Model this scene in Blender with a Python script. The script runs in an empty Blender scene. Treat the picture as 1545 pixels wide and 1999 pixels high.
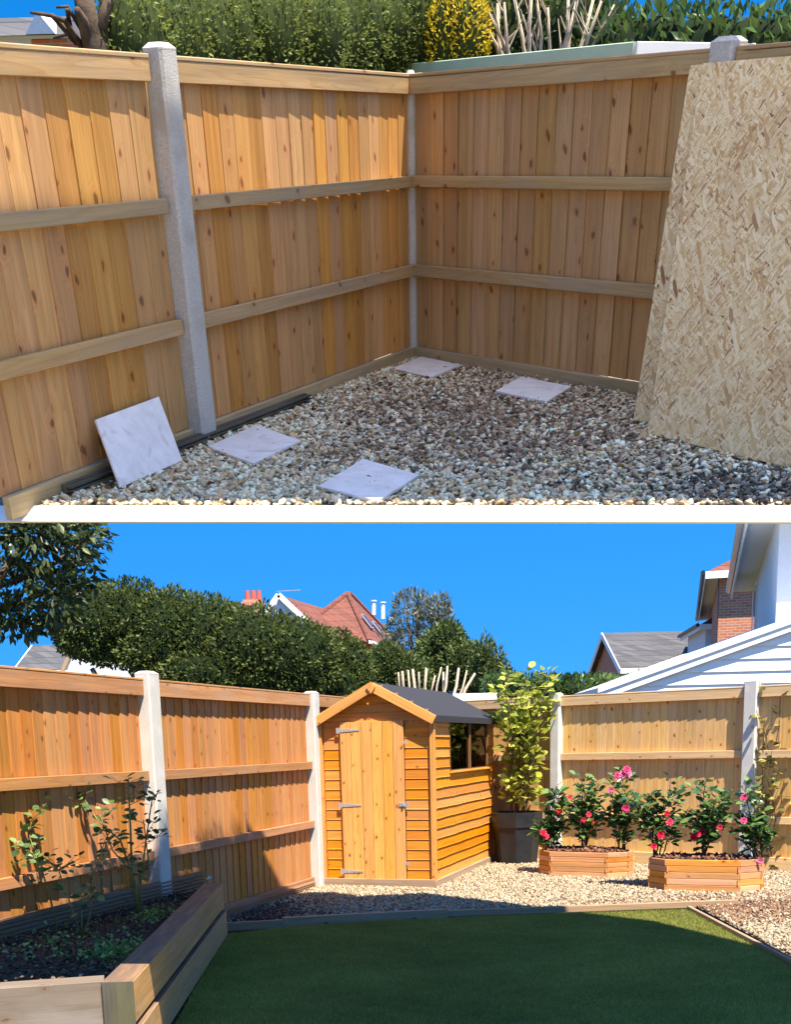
import bpy, math, random
import numpy as np
from mathutils import Matrix, Vector
random.seed(7); RNG = np.random.default_rng(11)
sc = bpy.context.scene
R = math.radians
# ------------------------------------------------------------------ camera, sky, sun, exposure
FPX, PXU, PYV = 2200.0, 772.0, 1900.0          # focal length and optical centre in photo pixels (1545 x 1999)
CAM_Z = 1.48                                   # eye height over the lower garden
LP_, LR_ = 0.2004, -0.0237                     # lower garden: camera pitch down, roll
UP_, UR_ = 0.6376, -0.0270                     # upper terrace: the same for its own tilted ground
UCAM = 1.153                                   # eye height over the upper terrace, along its own normal
SUN_EL, SUN_AZ = R(62), R(28)                  # sun behind the camera, to its right
def cam_rows(p, r):                            # frame axes (right, away, up) -> camera axes (right, down, forward)
    M = Matrix(((1, 0, 0), (0, -math.sin(p), -math.cos(p)), (0, math.cos(p), -math.sin(p))))
    return Matrix(((math.cos(r), -math.sin(r), 0), (math.sin(r), math.cos(r), 0), (0, 0, 1))) @ M
RL, RU = cam_rows(LP_, LR_), cam_rows(UP_, UR_)
cam = bpy.data.objects.new('camera', bpy.data.cameras.new('camera')); sc.collection.objects.link(cam)
cm = (RL.transposed() @ Matrix(((1, 0, 0), (0, -1, 0), (0, 0, -1)))).to_4x4(); cm.translation = (0, 0, CAM_Z)
cam.matrix_world = cm
cam.data.sensor_fit = 'HORIZONTAL'; cam.data.sensor_width = 36
cam.data.lens = 36 * FPX / 1545; cam.data.shift_x = 0.5 / 1545 ; cam.data.shift_y = (PYV - 999.5) / 1545
cam.data.clip_start = 0.05; cam.data.clip_end = 2000
sc.camera = cam
w = bpy.data.worlds.new('World'); sc.world = w; w.use_nodes = True
bg = w.node_tree.nodes['Background']; sky = w.node_tree.nodes.new('ShaderNodeTexSky')
sky.sky_type = 'NISHITA'; sky.sun_disc = False; sky.sun_elevation = SUN_EL; sky.sun_rotation = math.pi - SUN_AZ
sky.air_density = 1.0; sky.dust_density = 0.15; sky.ozone_density = 3.0
_n = w.node_tree.nodes; _tc = _n.new('ShaderNodeTexCoord'); _mp = _n.new('ShaderNodeVectorMath'); _mp.operation = 'MULTIPLY_ADD'
_mp.inputs[1].default_value = (1, 1, .8); _mp.inputs[2].default_value = (0, 0, .38)      # clear, dry air: no white band at the horizon
w.node_tree.links.new(_tc.outputs['Generated'], _mp.inputs[0]); w.node_tree.links.new(_mp.outputs[0], sky.inputs[0])
_hs = _n.new('ShaderNodeHueSaturation'); _hs.inputs['Saturation'].default_value = 1.4; w.node_tree.links.new(sky.outputs[0], _hs.inputs['Color'])
w.node_tree.links.new(_hs.outputs[0], bg.inputs[0]); bg.inputs[1].default_value = 0.108
sun = bpy.data.objects.new('sun', bpy.data.lights.new('sun', 'SUN')); sc.collection.objects.link(sun)
sun.data.energy = 4.4; sun.data.angle = R(0.5); sun.data.color = (1, .90, .76)
SAIL_T = .88
SUNV = Vector((math.sin(SUN_AZ) * math.cos(SUN_EL), -math.cos(SUN_AZ) * math.cos(SUN_EL), math.sin(SUN_EL)))
sun.rotation_euler = SUNV.to_track_quat('Z', 'Y').to_euler()
sc.view_settings.view_transform = 'Standard'; sc.view_settings.look = 'None'; sc.view_settings.gamma = 1
sc.view_settings.exposure = 1.62
sc.cycles.max_bounces = 6
# ------------------------------------------------------------------ the two grounds and pixel helpers
WL = Matrix.Identity(4)                                            # lower garden = world
_ru = (RL.transposed() @ RU).to_4x4()
WU = Matrix.Translation((0, 0, CAM_Z)) @ _ru @ Matrix.Translation((0, 0, -UCAM))   # terrace -> world
class Fr:
    def __init__(s, rows, h, mw): s.Rt = rows.transposed(); s.o = Vector((0, 0, h)); s.mw = mw
    def ray(s, u, v): return s.Rt @ Vector(((u - PXU) / FPX, (v - PYV) / FPX, 1.0))
    def gz(s, u, v, z=0.0):
        d = s.ray(u, v); return s.o + d * ((z - s.o.z) / d.z)
    def gy(s, u, v, y):
        d = s.ray(u, v); return s.o + d * (y / d.y)
    def pl(s, u, v, p, n):
        d = s.ray(u, v); n = Vector(n); return s.o + d * ((Vector(p) - s.o).dot(n) / d.dot(n))
L = Fr(RL, CAM_Z, WL); U = Fr(RU, UCAM, WU)
# ------------------------------------------------------------------ object helpers
COL = sc.collection.objects
def tag(o, label=None, cat=None, group=None, kind=None):
    for k, v in (('label', label), ('category', cat), ('group', group), ('kind', kind)):
        if v: o[k] = v
    return o
def thing(name, label, cat, mat4, fr, group=None):
    o = bpy.data.objects.new(name, None); COL.link(o); o.empty_display_size = .1
    o.matrix_world = fr.mw @ mat4
    return tag(o, label, cat, group)
def inst(name, me, parent=None, m=None, fr=None):
    o = bpy.data.objects.new(name, me); COL.link(o)
    if parent is not None: o.parent = parent; o.matrix_basis = m if m is not None else Matrix.Identity(4)
    else: o.matrix_world = (fr.mw if fr else WL) @ (m if m is not None else Matrix.Identity(4))
    return o
def nmesh(name, V, Fc, mat, col=None, smooth=False):
    me = bpy.data.meshes.new(name)
    if isinstance(Fc, np.ndarray):
        V = np.asarray(V, np.float32); n, k = Fc.shape
        me.vertices.add(len(V)); me.vertices.foreach_set('co', V.ravel())
        me.loops.add(n * k); me.loops.foreach_set('vertex_index', Fc.ravel().astype(np.int32))
        me.polygons.add(n); me.polygons.foreach_set('loop_start', np.arange(0, n * k, k, dtype=np.int32))
        me.update(calc_edges=True)
    else:
        me.from_pydata([tuple(v) for v in V], [], Fc); me.update()
    if col is not None:
        a = me.color_attributes.new('col', 'FLOAT_COLOR', 'POINT'); c = np.ones((len(V), 4), np.float32); c[:, :3] = col
        a.data.foreach_set('color', c.ravel())
    if smooth: me.polygons.foreach_set('use_smooth', np.ones(len(me.polygons), bool))
    if mat: me.materials.append(mat)
    return me
class MB:
    def __init__(s): s.v = []; s.f = []
    def poly(s, pts, faces, m=None):
        b = len(s.v)
        s.v += [tuple((m @ Vector(p)) if m is not None else p) for p in pts]; s.f += [tuple(b + i for i in f) for f in faces]; return s
    def box(s, x0, x1, y0, y1, z0, z1, m=None):
        return s.poly([(x0, y0, z0), (x1, y0, z0), (x1, y1, z0), (x0, y1, z0), (x0, y0, z1), (x1, y0, z1), (x1, y1, z1), (x0, y1, z1)],
                      [(3, 2, 1, 0), (4, 5, 6, 7), (0, 1, 5, 4), (1, 2, 6, 5), (2, 3, 7, 6), (3, 0, 4, 7)], m)
    def loft(s, rings, cap=True, m=None):
        n = len(rings[0]); f = []
        for k in range(len(rings) - 1):
            for i in range(n): j = (i + 1) % n; f.append((k * n + i, k * n + j, (k + 1) * n + j, (k + 1) * n + i))
        if cap: f += [tuple(range(n - 1, -1, -1)), tuple((len(rings) - 1) * n + i for i in range(n))]
        return s.poly([p for r in rings for p in r], f, m)
    def tube(s, pts, radii, n=6):
        rings = []; pts = [Vector(p) for p in pts]; ref = Vector((.31, .2, .93))
        for i, p in enumerate(pts):
            t = (pts[min(i + 1, len(pts) - 1)] - pts[max(i - 1, 0)]).normalized()
            if abs(t.dot(ref)) > .95: ref = Vector((1, 0, 0))
            a = t.cross(ref).normalized(); b = t.cross(a)
            r = radii[i] if hasattr(radii, '__len__') else radii
            rings.append([tuple(p + (a * math.cos(q) + b * math.sin(q)) * r) for q in [2 * math.pi * k / n for k in range(n)]])
        return s.loft(rings)
    def mesh(s, name, mat, smooth=False): return nmesh(name, s.v, s.f, mat, None, smooth)
    def obj(s, name, mat, parent=None, m=None, fr=None, smooth=False): return inst(name, s.mesh(name, mat, smooth), parent, m, fr)
def axes(o, x, y, z):
    m = Matrix.Identity(4)
    for i, a in enumerate((x, y, z)):
        for k in range(3): m[k][i] = a[k]
    m.translation = Vector(o); return m
def along(o, d, up=(0, 0, 1)):                       # local z along d, local y near up
    d = Vector(d).normalized(); y = (Vector(up) - d * Vector(up).dot(d)).normalized(); return axes(o, y.cross(d), y, d)
_bars = {}
def bar_mesh(a, b, l, mat, ch=.003):                 # timber section a (x) by b (y), length l (z), soft edges
    k = (round(a, 4), round(b, 4), round(l, 3), mat.name)
    if k not in _bars:
        x, y, c = a / 2, b / 2, min(ch, a / 4, b / 4)
        ring = [(-x + c, -y), (x - c, -y), (x, -y + c), (x, y - c), (x - c, y), (-x + c, y), (-x, y - c), (-x, -y + c)]
        _bars[k] = MB().loft([[(p[0], p[1], z) for p in ring] for z in (0, l)]).mesh('timber', mat)
    return _bars[k]
def bar(name, p, q, a, b, mat, parent=None, up=(0, 0, 1), fr=None):   # timber from p to q; b is measured along up
    p, q = Vector(p), Vector(q); return inst(name, bar_mesh(a, b, (q - p).length, mat), parent, along(p, q - p, up), fr)
# ------------------------------------------------------------------ materials
def newmat(name):
    m = bpy.data.materials.new(name); m.use_nodes = True; return m, m.node_tree, m.node_tree.nodes['Principled BSDF']
def nd(nt, t, ins=None, **props):
    n = nt.nodes.new('ShaderNode' + t)
    for k, v in props.items(): setattr(n, k, v)
    for k, v in (ins or {}).items():
        if isinstance(v, bpy.types.NodeSocket): nt.links.new(v, n.inputs[k])
        else: n.inputs[k].default_value = v
    return n
def mth(nt, op, a, b=0.0, c=None):
    d = {0: a, 1: b}
    if c is not None: d[2] = c
    return nd(nt, 'Math', d, operation=op).outputs[0]
def mix(nt, f, a, b, blend='MIX'):
    n = nd(nt, 'Mix', None, data_type='RGBA', blend_type=blend)
    for k, v in ((0, f), (6, a), (7, b)):
        if isinstance(v, bpy.types.NodeSocket): nt.links.new(v, n.inputs[k])
        else: n.inputs[k].default_value = (*v, 1) if isinstance(v, tuple) and len(v) == 3 else v
    return n.outputs[2]
def ramp(nt, f, stops):
    n = nd(nt, 'ValToRGB', {0: f}); e = n.color_ramp.elements
    while len(e) < len(stops): e.new(.5)
    for i, (p, c) in enumerate(stops): e[i].position = p; e[i].color = (*c, 1) if len(c) == 3 else c
    return n.outputs[0]
def mapr(nt, v, a, b, c=0.0, d=1.0): return nd(nt, 'MapRange', {0: v, 1: a, 2: b, 3: c, 4: d}, interpolation_type='SMOOTHSTEP').outputs[0]
def vscale(nt, vec, s): return nd(nt, 'VectorMath', {0: vec, 1: s}, operation='MULTIPLY').outputs[0]
def noise(nt, vec, scale, detail=3, rough=.55, out=0): return nd(nt, 'TexNoise', {'Vector': vec, 'Scale': scale, 'Detail': detail, 'Roughness': rough}).outputs[out]
def bump(nt, b, h, s, d=.01): nt.links.new(nd(nt, 'Bump', {'Height': h, 'Strength': s, 'Distance': d}).outputs[0], b.inputs['Normal'])
def scl(c, k): return tuple(min(1, x * k) for x in c)
def wood(name, c, red, knots=.5, vary=.25, grey=.0, rough=.7, grain=1.0, green=0.0, top=None):
    """sawn softwood, grain along local z; every piece has its own offset and tone"""
    m, nt, b = newmat(name)
    oc = nd(nt, 'TexCoord').outputs['Object']; rnd = nd(nt, 'ObjectInfo').outputs['Random']
    off = nd(nt, 'CombineXYZ', {0: mth(nt, 'MULTIPLY', rnd, 37.0), 1: mth(nt, 'MULTIPLY', rnd, 13.0), 2: mth(nt, 'MULTIPLY', rnd, 59.0)}).outputs[0]
    v = nd(nt, 'VectorMath', {0: oc, 1: off}, operation='ADD').outputs[0]
    vs = nd(nt, 'SeparateXYZ', {0: v}); kx = mth(nt, 'MULTIPLY', mth(nt, 'ADD', vs.outputs[0], vs.outputs[1]), 7.5)
    wv = noise(nt, vscale(nt, v, (30, 30, 9)), 1.0, 2, .5); wv = mth(nt, 'MULTIPLY', mth(nt, 'SUBTRACT', wv, .5), .30)
    vo = nd(nt, 'TexVoronoi', {'Vector': nd(nt, 'CombineXYZ', {0: mth(nt, 'ADD', kx, wv), 1: mth(nt, 'ADD', mth(nt, 'MULTIPLY', vs.outputs[2], 4.8), wv)}).outputs[0], 'Scale': 1.0, 'Randomness': 1.0}, voronoi_dimensions='2D')
    has = mth(nt, 'GREATER_THAN', nd(nt, 'SeparateColor', {0: vo.outputs['Color']}).outputs[0], 1 - knots)
    d = mth(nt, 'SUBTRACT', vo.outputs['Distance'], mth(nt, 'MULTIPLY', nd(nt, 'SeparateColor', {0: vo.outputs['Color']}).outputs[1], .055))
    kn = mth(nt, 'MULTIPLY', mapr(nt, d, .01, .075, 1, 0), has); halo = mth(nt, 'MULTIPLY', mapr(nt, d, .06, .30, 1, 0), has)
    g1 = noise(nt, vscale(nt, v, (26, 26, 1.1)), 1.0, 5, .62)
    gx = mth(nt, 'ADD', g1, mth(nt, 'MULTIPLY', halo, .22))
    rings = mth(nt, 'FRACT', mth(nt, 'MULTIPLY', mth(nt, 'ADD', noise(nt, vscale(nt, v, (9, 9, .5)), 1.0, 2, .4), mth(nt, 'MULTIPLY', halo, .12)), 14.0))
    rg = mapr(nt, rings, .55, 1.0)
    base = ramp(nt, gx, [(.25, scl(c, .72)), (.5, c), (.75, scl(c, 1.22))])
    base = mix(nt, mth(nt, 'MULTIPLY', rg, .35 * grain), base, red)
    base = mix(nt, mth(nt, 'MULTIPLY', halo, .45), base, red)
    base = mix(nt, mth(nt, 'MULTIPLY', kn, .8), base, (.13, .055, .02))
    if grey: 
        gm = mapr(nt, noise(nt, vscale(nt, v, (5, 5, 1.6)), 1.0, 4), .42, .72)
        base = mix(nt, mth(nt, 'MULTIPLY', gm, grey), base, (.30, .27, .23))
    if green:
        gm = mapr(nt, noise(nt, vscale(nt, v, (4, 4, .8)), 1.0, 4), .45, .75); base = mix(nt, mth(nt, 'MULTIPLY', gm, green), base, (.17, .16, .06))
    if top:
        up_ = nd(nt, 'SeparateXYZ', {0: nd(nt, 'NewGeometry').outputs['True Normal']}).outputs[2]; en = mth(nt, 'ABSOLUTE', nd(nt, 'SeparateXYZ', {0: nd(nt, 'VectorTransform', {0: nd(nt, 'NewGeometry').outputs['True Normal']}, vector_type='NORMAL', convert_from='WORLD', convert_to='OBJECT').outputs[0]}).outputs[2])
        wn = noise(nt, vscale(nt, v, (18, 18, 2)), 1.0, 4)
        base = mix(nt, mth(nt, 'MULTIPLY', mapr(nt, up_, .6, .9), mapr(nt, wn, .25, .6, .55, 1.0)), base, top); base = mix(nt, mth(nt, 'MULTIPLY', mapr(nt, en, .6, .9), .9), base, scl(top, .30))
    tone = nd(nt, 'HueSaturation', {'Hue': mth(nt, 'ADD', .5, mth(nt, 'MULTIPLY', mth(nt, 'SUBTRACT', rnd, .5), .010)), 'Saturation': mth(nt, 'ADD', 1 - vary * .25, mth(nt, 'MULTIPLY', mth(nt, 'FRACT', mth(nt, 'MULTIPLY', rnd, 17.3)), vary * .6)),
              'Value': mth(nt, 'ADD', 1 - vary * .55, mth(nt, 'MULTIPLY', mth(nt, 'FRACT', mth(nt, 'MULTIPLY', rnd, 7.7)), vary)), 'Color': base}).outputs[0]
    nt.links.new(tone, b.inputs['Base Color']); b.inputs['Roughness'].default_value = rough
    b.inputs['Specular IOR Level'].default_value = .25
    bump(nt, b, mth(nt, 'ADD', g1, mth(nt, 'MULTIPLY', rings, .25)), .35, .004)
    return m
def speck(name, c1, c2, scale, rough=.9, bs=.5, bd=.01, c3=None, s3=3.0, spec=.2, detail=6):
    m, nt, b = newmat(name); oc = nd(nt, 'TexCoord').outputs['Object']
    n = noise(nt, oc, scale, detail, .65); col = ramp(nt, n, [(.3, c1), (.7, c2)])
    if c3: col = mix(nt, mapr(nt, noise(nt, oc, s3, 5), .45, .7), col, c3)
    nt.links.new(col, b.inputs['Base Color']); b.inputs['Roughness'].default_value = rough; b.inputs['Specular IOR Level'].default_value = spec
    bump(nt, b, n, bs, bd); return m
def attrmat(name, mul=(1, 1, 1), rough=.8, trans=0.0, spec=.25, stops=None, tcol=None):
    """colour of every stone, blade or leaf from its own mesh attribute"""
    m, nt, b = newmat(name); a = nd(nt, 'Attribute', attribute_name='col'); col = a.outputs['Color']
    if stops: col = ramp(nt, nd(nt, 'SeparateColor', {0: col}).outputs[0], stops)
    nt.links.new(col, b.inputs['Base Color']); b.inputs['Roughness'].default_value = rough; b.inputs['Specular IOR Level'].default_value = spec
    if trans:
        t = nd(nt, 'BsdfTranslucent'); nt.links.new(mix(nt, .5, col, tcol or (.25, .4, .05)), t.inputs[0])
        s = nd(nt, 'MixShader', {0: trans, 1: b.outputs[0], 2: t.outputs[0]}); nt.links.new(s.outputs[0], nt.nodes['Material Output'].inputs[0])
    return m
def plain(name, c, rough=.6, spec=.3, metal=0.0, vary=.12, scale=6.0, bs=.1):
    m, nt, b = newmat(name); n = noise(nt, nd(nt, 'TexCoord').outputs['Object'], scale, 5, .6)
    nt.links.new(ramp(nt, n, [(.3, scl(c, 1 - vary)), (.7, scl(c, 1 + vary))]), b.inputs['Base Color'])
    b.inputs['Roughness'].default_value = rough; b.inputs['Metallic'].default_value = metal; b.inputs['Specular IOR Level'].default_value = spec
    bump(nt, b, n, bs, .004); return m
def leafmat(name, dark, mid, lite, rnd=True, rough=.45, trans=.2, spec=.4):
    m, nt, b = newmat(name); r = nd(nt, 'ObjectInfo').outputs['Random']
    col = ramp(nt, r, [(0, dark), (.55, mid), (1, lite)]); nt.links.new(col, b.inputs['Base Color'])
    b.inputs['Roughness'].default_value = rough; b.inputs['Specular IOR Level'].default_value = spec
    t = nd(nt, 'BsdfTranslucent'); nt.links.new(col, t.inputs[0])
    s = nd(nt, 'MixShader', {0: trans, 1: b.outputs[0], 2: t.outputs[0]}); nt.links.new(s.outputs[0], nt.nodes['Material Output'].inputs[0])
    return m
M = {}
M['u_board'] = wood('golden_feather_board', (.52, .275, .095), (.38, .14, .04), .5, .30)
M['u_board_r'] = wood('tan_feather_board', (.50, .30, .125), (.36, .17, .06), .5, .24, grey=.2)
M['u_rail'] = wood('tan_rail', (.45, .30, .14), (.33, .18, .065), .35, .15, grey=.35)
M['u_gboard'] = wood('weathered_gravel_board', (.46, .33, .18), (.32, .20, .09), .3, .15, grey=.3, green=.35)
M['deck_dark'] = wood('old_dark_decking', (.075, .068, .048), (.05, .04, .028), .1, .3, grey=.25, green=.4)
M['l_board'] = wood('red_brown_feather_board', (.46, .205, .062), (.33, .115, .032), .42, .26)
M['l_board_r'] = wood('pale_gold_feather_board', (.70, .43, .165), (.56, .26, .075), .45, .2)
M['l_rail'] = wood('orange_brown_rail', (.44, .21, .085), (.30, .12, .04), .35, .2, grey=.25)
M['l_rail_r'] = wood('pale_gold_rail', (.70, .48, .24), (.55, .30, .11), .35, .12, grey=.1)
M['l_gboard'] = wood('brown_gravel_board', (.38, .19, .085), (.27, .12, .05), .3, .2, grey=.2)
M['deck'] = wood('brown_grooved_decking', (.27, .15, .085), (.18, .09, .05), .15, .25, grey=.3)
M['shed'] = wood('orange_shed_cladding', (.60, .235, .042), (.45, .14, .02), .35, .22, rough=.55)
M['shed_door'] = wood('honey_shed_door', (.66, .33, .085), (.52, .20, .035), .6, .14, rough=.55)
M['shed_trim'] = wood('honey_shed_trim', (.64, .30, .075), (.50, .18, .03), .3, .12, rough=.55)
M['shed_dark'] = wood('shed_inner_timber', (.18, .09, .035), (.12, .05, .02), .2, .1)
M['sleeper'] = wood('new_oak_sleeper', (.50, .27, .10), (.36, .16, .05), .15, .18, grey=.25, top=(.15, .10, .07))
M['sleeper_old'] = wood('grey_weathered_sleeper', (.19, .145, .105), (.13, .09, .06), .15, .15, grey=.5)
M['edging'] = wood('weathered_edging_timber', (.36, .24, .145), (.25, .14, .08), .2, .25, grey=.35)
M['planter'] = wood('red_cedar_planter_slat', (.58, .28, .115), (.42, .15, .05), .25, .55)
M['concrete'] = speck('concrete_post', (.36, .34, .30), (.60, .575, .52), 150, .95, .6, .006, (.40, .37, .31), 7)
M['concrete_l'] = speck('pale_concrete_post', (.42, .40, .36), (.64, .62, .57), 150, .95, .5, .006, (.60, .57, .52), 7)
M['felt'] = speck('dark_roof_felt', (.022, .022, .026), (.045, .045, .05), 90, .9, .5, .004)
M['black_plastic'] = plain('black_plastic_pot', (.016, .018, .020), .5, .4, 0, .35, 9, .25)
M['white_paint'] = plain('white_paint', (.78, .78, .76), .55, .3, 0, .05)
M['white_render'] = plain('white_render', (.66, .68, .70), .9, .2, 0, .05, 20)
M['steel'] = plain('galvanised_steel', (.55, .56, .60), .4, .5, .6, .15, 30)
M['black_metal'] = plain('black_gutter', (.02, .02, .022), .4, .5)
M['soil'] = speck('dark_soil', (.035, .022, .014), (.13, .085, .055), 45, .95, 1.0, .03, (.10, .07, .05), 16)
M['bark'] = speck('brown_bark', (.05, .035, .022), (.13, .095, .065), 25, .95, .8, .01)
M['bark_pale'] = speck('pale_bare_bark', (.33, .26, .18), (.52, .44, .33), 25, .9, .5, .006)
M['cane'] = speck('green_brown_cane', (.13, .12, .03), (.26, .22, .08), 40, .7, .3, .002)
M['earth'] = speck('garden_earth', (.05, .042, .02), (.11, .10, .045), 3, .95, .4, .02)
M['grav_base'] = speck('gravel_bed', (.16, .13, .10), (.34, .30, .25), 70, .95, .8, .01)
M['turf_base'] = speck('turf_backing', (.14, .155, .035), (.20, .215, .055), 50, .95, .5, .01)
M['stone'] = attrmat('pebbles', rough=.75)
M['blade'] = attrmat('turf_blades', rough=.6, trans=.25)
M['pale_green'] = plain('pale_green_paint', (.44, .58, .42), .5, .3, 0, .06, 8)
def foliage(name, d, m_, l, trans=.18, rough=.55): return attrmat(name, rough=rough, trans=trans, spec=.3, stops=[(0, d), (.6, m_), (1, l)], tcol=scl(l, 1.2))
M['conifer'] = foliage('conifer_green', (.03, .045, .010), (.09, .118, .024), (.20, .23, .055))
M['conifer_u'] = foliage('clipped_conifer_green', (.035, .06, .012), (.14, .185, .035), (.30, .33, .08), .3)
M['yellow'] = foliage('golden_conifer', (.30, .23, .012), (.62, .47, .02), (.80, .64, .05), .35)
M['laurel'] = foliage('laurel_green', (.02, .045, .012), (.06, .12, .025), (.20, .28, .08), rough=.35)
M['holly'] = foliage('dark_glossy_leaf', (.012, .022, .008), (.035, .055, .016), (.15, .17, .06), .1, .35)
M['olive'] = foliage('olive_green', (.035, .055, .015), (.10, .14, .035), (.22, .26, .07))
M['greyleaf'] = foliage('grey_green_leaf', (.06, .07, .045), (.15, .16, .11), (.26, .27, .19))
M['weed'] = foliage('fresh_weed_green', (.05, .10, .02), (.14, .24, .05), (.30, .42, .12))
M['camellia'] = leafmat('camellia_leaf', (.018, .045, .012), (.055, .115, .028), (.16, .25, .06), rough=.28, trans=.15, spec=.5)
M['climber'] = leafmat('yellow_green_climber_leaf', (.16, .20, .02), (.36, .40, .05), (.58, .58, .11), rough=.4, trans=.35)
M['rose'] = leafmat('rose_leaf', (.03, .06, .015), (.08, .14, .035), (.22, .30, .10), rough=.45, trans=.25)
M['ivy'] = leafmat('yellowing_ivy_leaf', (.03, .04, .012), (.18, .19, .04), (.42, .38, .10), rough=.4, trans=.25)
M['climber_mass'] = foliage('climber_mass', (.16, .20, .02), (.36, .40, .05), (.58, .58, .11), .35, .4)
M['camellia_mass'] = foliage('camellia_mass', (.018, .045, .012), (.055, .115, .028), (.16, .25, .06), .15, .3)
M['pink'] = leafmat('pink_petals', (.60, .05, .16), (.72, .12, .26), (.80, .28, .42), trans=.3, spec=.2)
M['redpink'] = leafmat('red_petals', (.50, .008, .03), (.62, .02, .06), (.72, .06, .12), trans=.3, spec=.2)
def osb():
    m, nt, b = newmat('strand_board'); oc = nd(nt, 'TexCoord').outputs['Object']; col = None; hs = None
    wob = nd(nt, 'VectorMath', {0: oc, 1: vscale(nt, noise(nt, oc, 9.0, 2, .5, 1), (.03, .03, .03))}, operation='ADD').outputs[0]
    pal = [(0, (.50, .29, .12)), (.25, (.63, .43, .20)), (.5, (.71, .53, .28)), (.75, (.79, .63, .38)), (.93, (.52, .32, .15)), (1, (.26, .13, .06))]
    for i, (ang, sx, sy, th) in enumerate(((.2, 22, 80, 0), (1.3, 20, 95, .5), (-.7, 20, 100, .5), (2.2, 24, 110, .55), (.75, 22, 120, .6), (-1.2, 12, 60, .80))):
        r = nd(nt, 'VectorRotate', {'Vector': wob, 'Axis': (0, 1, 0), 'Angle': ang}).outputs[0]
        sp = nd(nt, 'SeparateXYZ', {0: r})
        v = nd(nt, 'CombineXYZ', {0: mth(nt, 'MULTIPLY', sp.outputs[0], sx), 1: i * 3.7, 2: mth(nt, 'MULTIPLY', sp.outputs[2], sy)}).outputs[0]
        vo = nd(nt, 'TexVoronoi', {'Vector': v, 'Scale': 1.0}); s = nd(nt, 'SeparateColor', {0: vo.outputs['Color']})
        c = ramp(nt, s.outputs[0], pal)
        fib = noise(nt, vscale(nt, v, (2, 1, 6)), 2.0, 3)
        c = mix(nt, .5, c, ramp(nt, fib, [(.3, (.35, .35, .35)), (.7, (.75, .75, .75))]), 'OVERLAY')
        edge = mapr(nt, vo.outputs['Distance'], .45, .75, 1, .0)
        if col is None: col, hs = c, s.outputs[1]
        else:
            k = mth(nt, 'MULTIPLY', mth(nt, 'GREATER_THAN', s.outputs[2], th), mth(nt, 'GREATER_THAN', edge, .35))
            col = mix(nt, k, col, c); hs = nd(nt, 'Mix', {0: k, 2: hs, 3: s.outputs[1]}).outputs[0]
    damp = mapr(nt, noise(nt, oc, 2.2, 4), .5, .75); col = mix(nt, mth(nt, 'MULTIPLY', damp, .35), col, (.46, .23, .08), 'MULTIPLY')
    nt.links.new(col, b.inputs['Base Color']); b.inputs['Roughness'].default_value = .75; b.inputs['Specular IOR Level'].default_value = .2
    bump(nt, b, hs, .5, .002); return m
M['osb'] = osb()
def tilestone():
    m, nt, b = newmat('pale_stone_tile'); oc = nd(nt, 'TexCoord').outputs['Object']; rnd = nd(nt, 'ObjectInfo').outputs['Random']
    v = nd(nt, 'VectorMath', {0: oc, 1: nd(nt, 'CombineXYZ', {0: mth(nt, 'MULTIPLY', rnd, 9.0)}).outputs[0]}, operation='ADD').outputs[0]
    col = ramp(nt, noise(nt, v, 9, 8, .65), [(.3, (.66, .60, .55)), (.55, (.80, .74, .70)), (.75, (.86, .82, .79))])
    vein = mapr(nt, nd(nt, 'TexNoise', {'Vector': v, 'Scale': 5.0, 'Detail': 6.0, 'Distortion': 2.2}).outputs[0], .60, .68)
    col = mix(nt, mth(nt, 'MULTIPLY', vein, .35), col, (.42, .36, .31)); dirt = mapr(nt, noise(nt, v, 30, 6, .7), .62, .75)
    col = mix(nt, mth(nt, 'MULTIPLY', dirt, .45), col, (.30, .26, .20))
    nt.links.new(col, b.inputs['Base Color']); b.inputs['Roughness'].default_value = .6; bump(nt, b, noise(nt, v, 25, 4), .15, .003); return m
M['tile'] = tilestone()
def brick(name, c1, c2, mo, sx=4.4, sy=13.0):
    m, nt, b = newmat(name); g = nd(nt, 'TexCoord').outputs['Object']; s = nd(nt, 'SeparateXYZ', {0: g})
    v = nd(nt, 'CombineXYZ', {0: mth(nt, 'ADD', s.outputs[0], s.outputs[1]), 1: s.outputs[2]}).outputs[0]
    br = nd(nt, 'TexBrick', {'Vector': v, 'Color1': (*c1, 1), 'Color2': (*c2, 1), 'Mortar': (*mo, 1), 'Scale': 1.0, 'Mortar Size': .010, 'Brick Width': 1 / sx, 'Row Height': 1 / sy})
    nt.links.new(br.outputs[0], b.inputs['Base Color']); b.inputs['Roughness'].default_value = .9; bump(nt, b, mth(nt, 'SUBTRACT', 1.0, br.outputs[1]), .5, .01); return m
M['brick'] = brick('orange_red_brick', (.42, .125, .055), (.52, .18, .085), (.42, .33, .25))
M['rooftile'] = brick('red_roof_tiles', (.19, .062, .038), (.14, .045, .028), (.05, .018, .013), 3.3, 3.0)
M['slate'] = brick('grey_slate_roof', (.055, .055, .06), (.10, .095, .095), (.03, .028, .028), 2.6, 4.0)
def glass():
    m, nt, b = newmat('window_glass'); b.inputs['Base Color'].default_value = (.9, .92, .9, 1); b.inputs['Roughness'].default_value = .03
    tr = nd(nt, 'BsdfTransparent', {0: (.10, .10, .09, 1)}); gl = nd(nt, 'BsdfGlossy', {'Roughness': .03})
    f = nd(nt, 'Fresnel', {0: 1.6}); s = nd(nt, 'MixShader', {0: mth(nt, 'ADD', mth(nt, 'MULTIPLY', f.outputs[0], .45), .03), 1: tr.outputs[0], 2: gl.outputs[0]})
    nt.links.new(s.outputs[0], nt.nodes['Material Output'].inputs[0]); return m
M['glass'] = glass()
M['paneu'] = plain('dark_window_pane', (.03, .035, .04), .08, .6)
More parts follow.
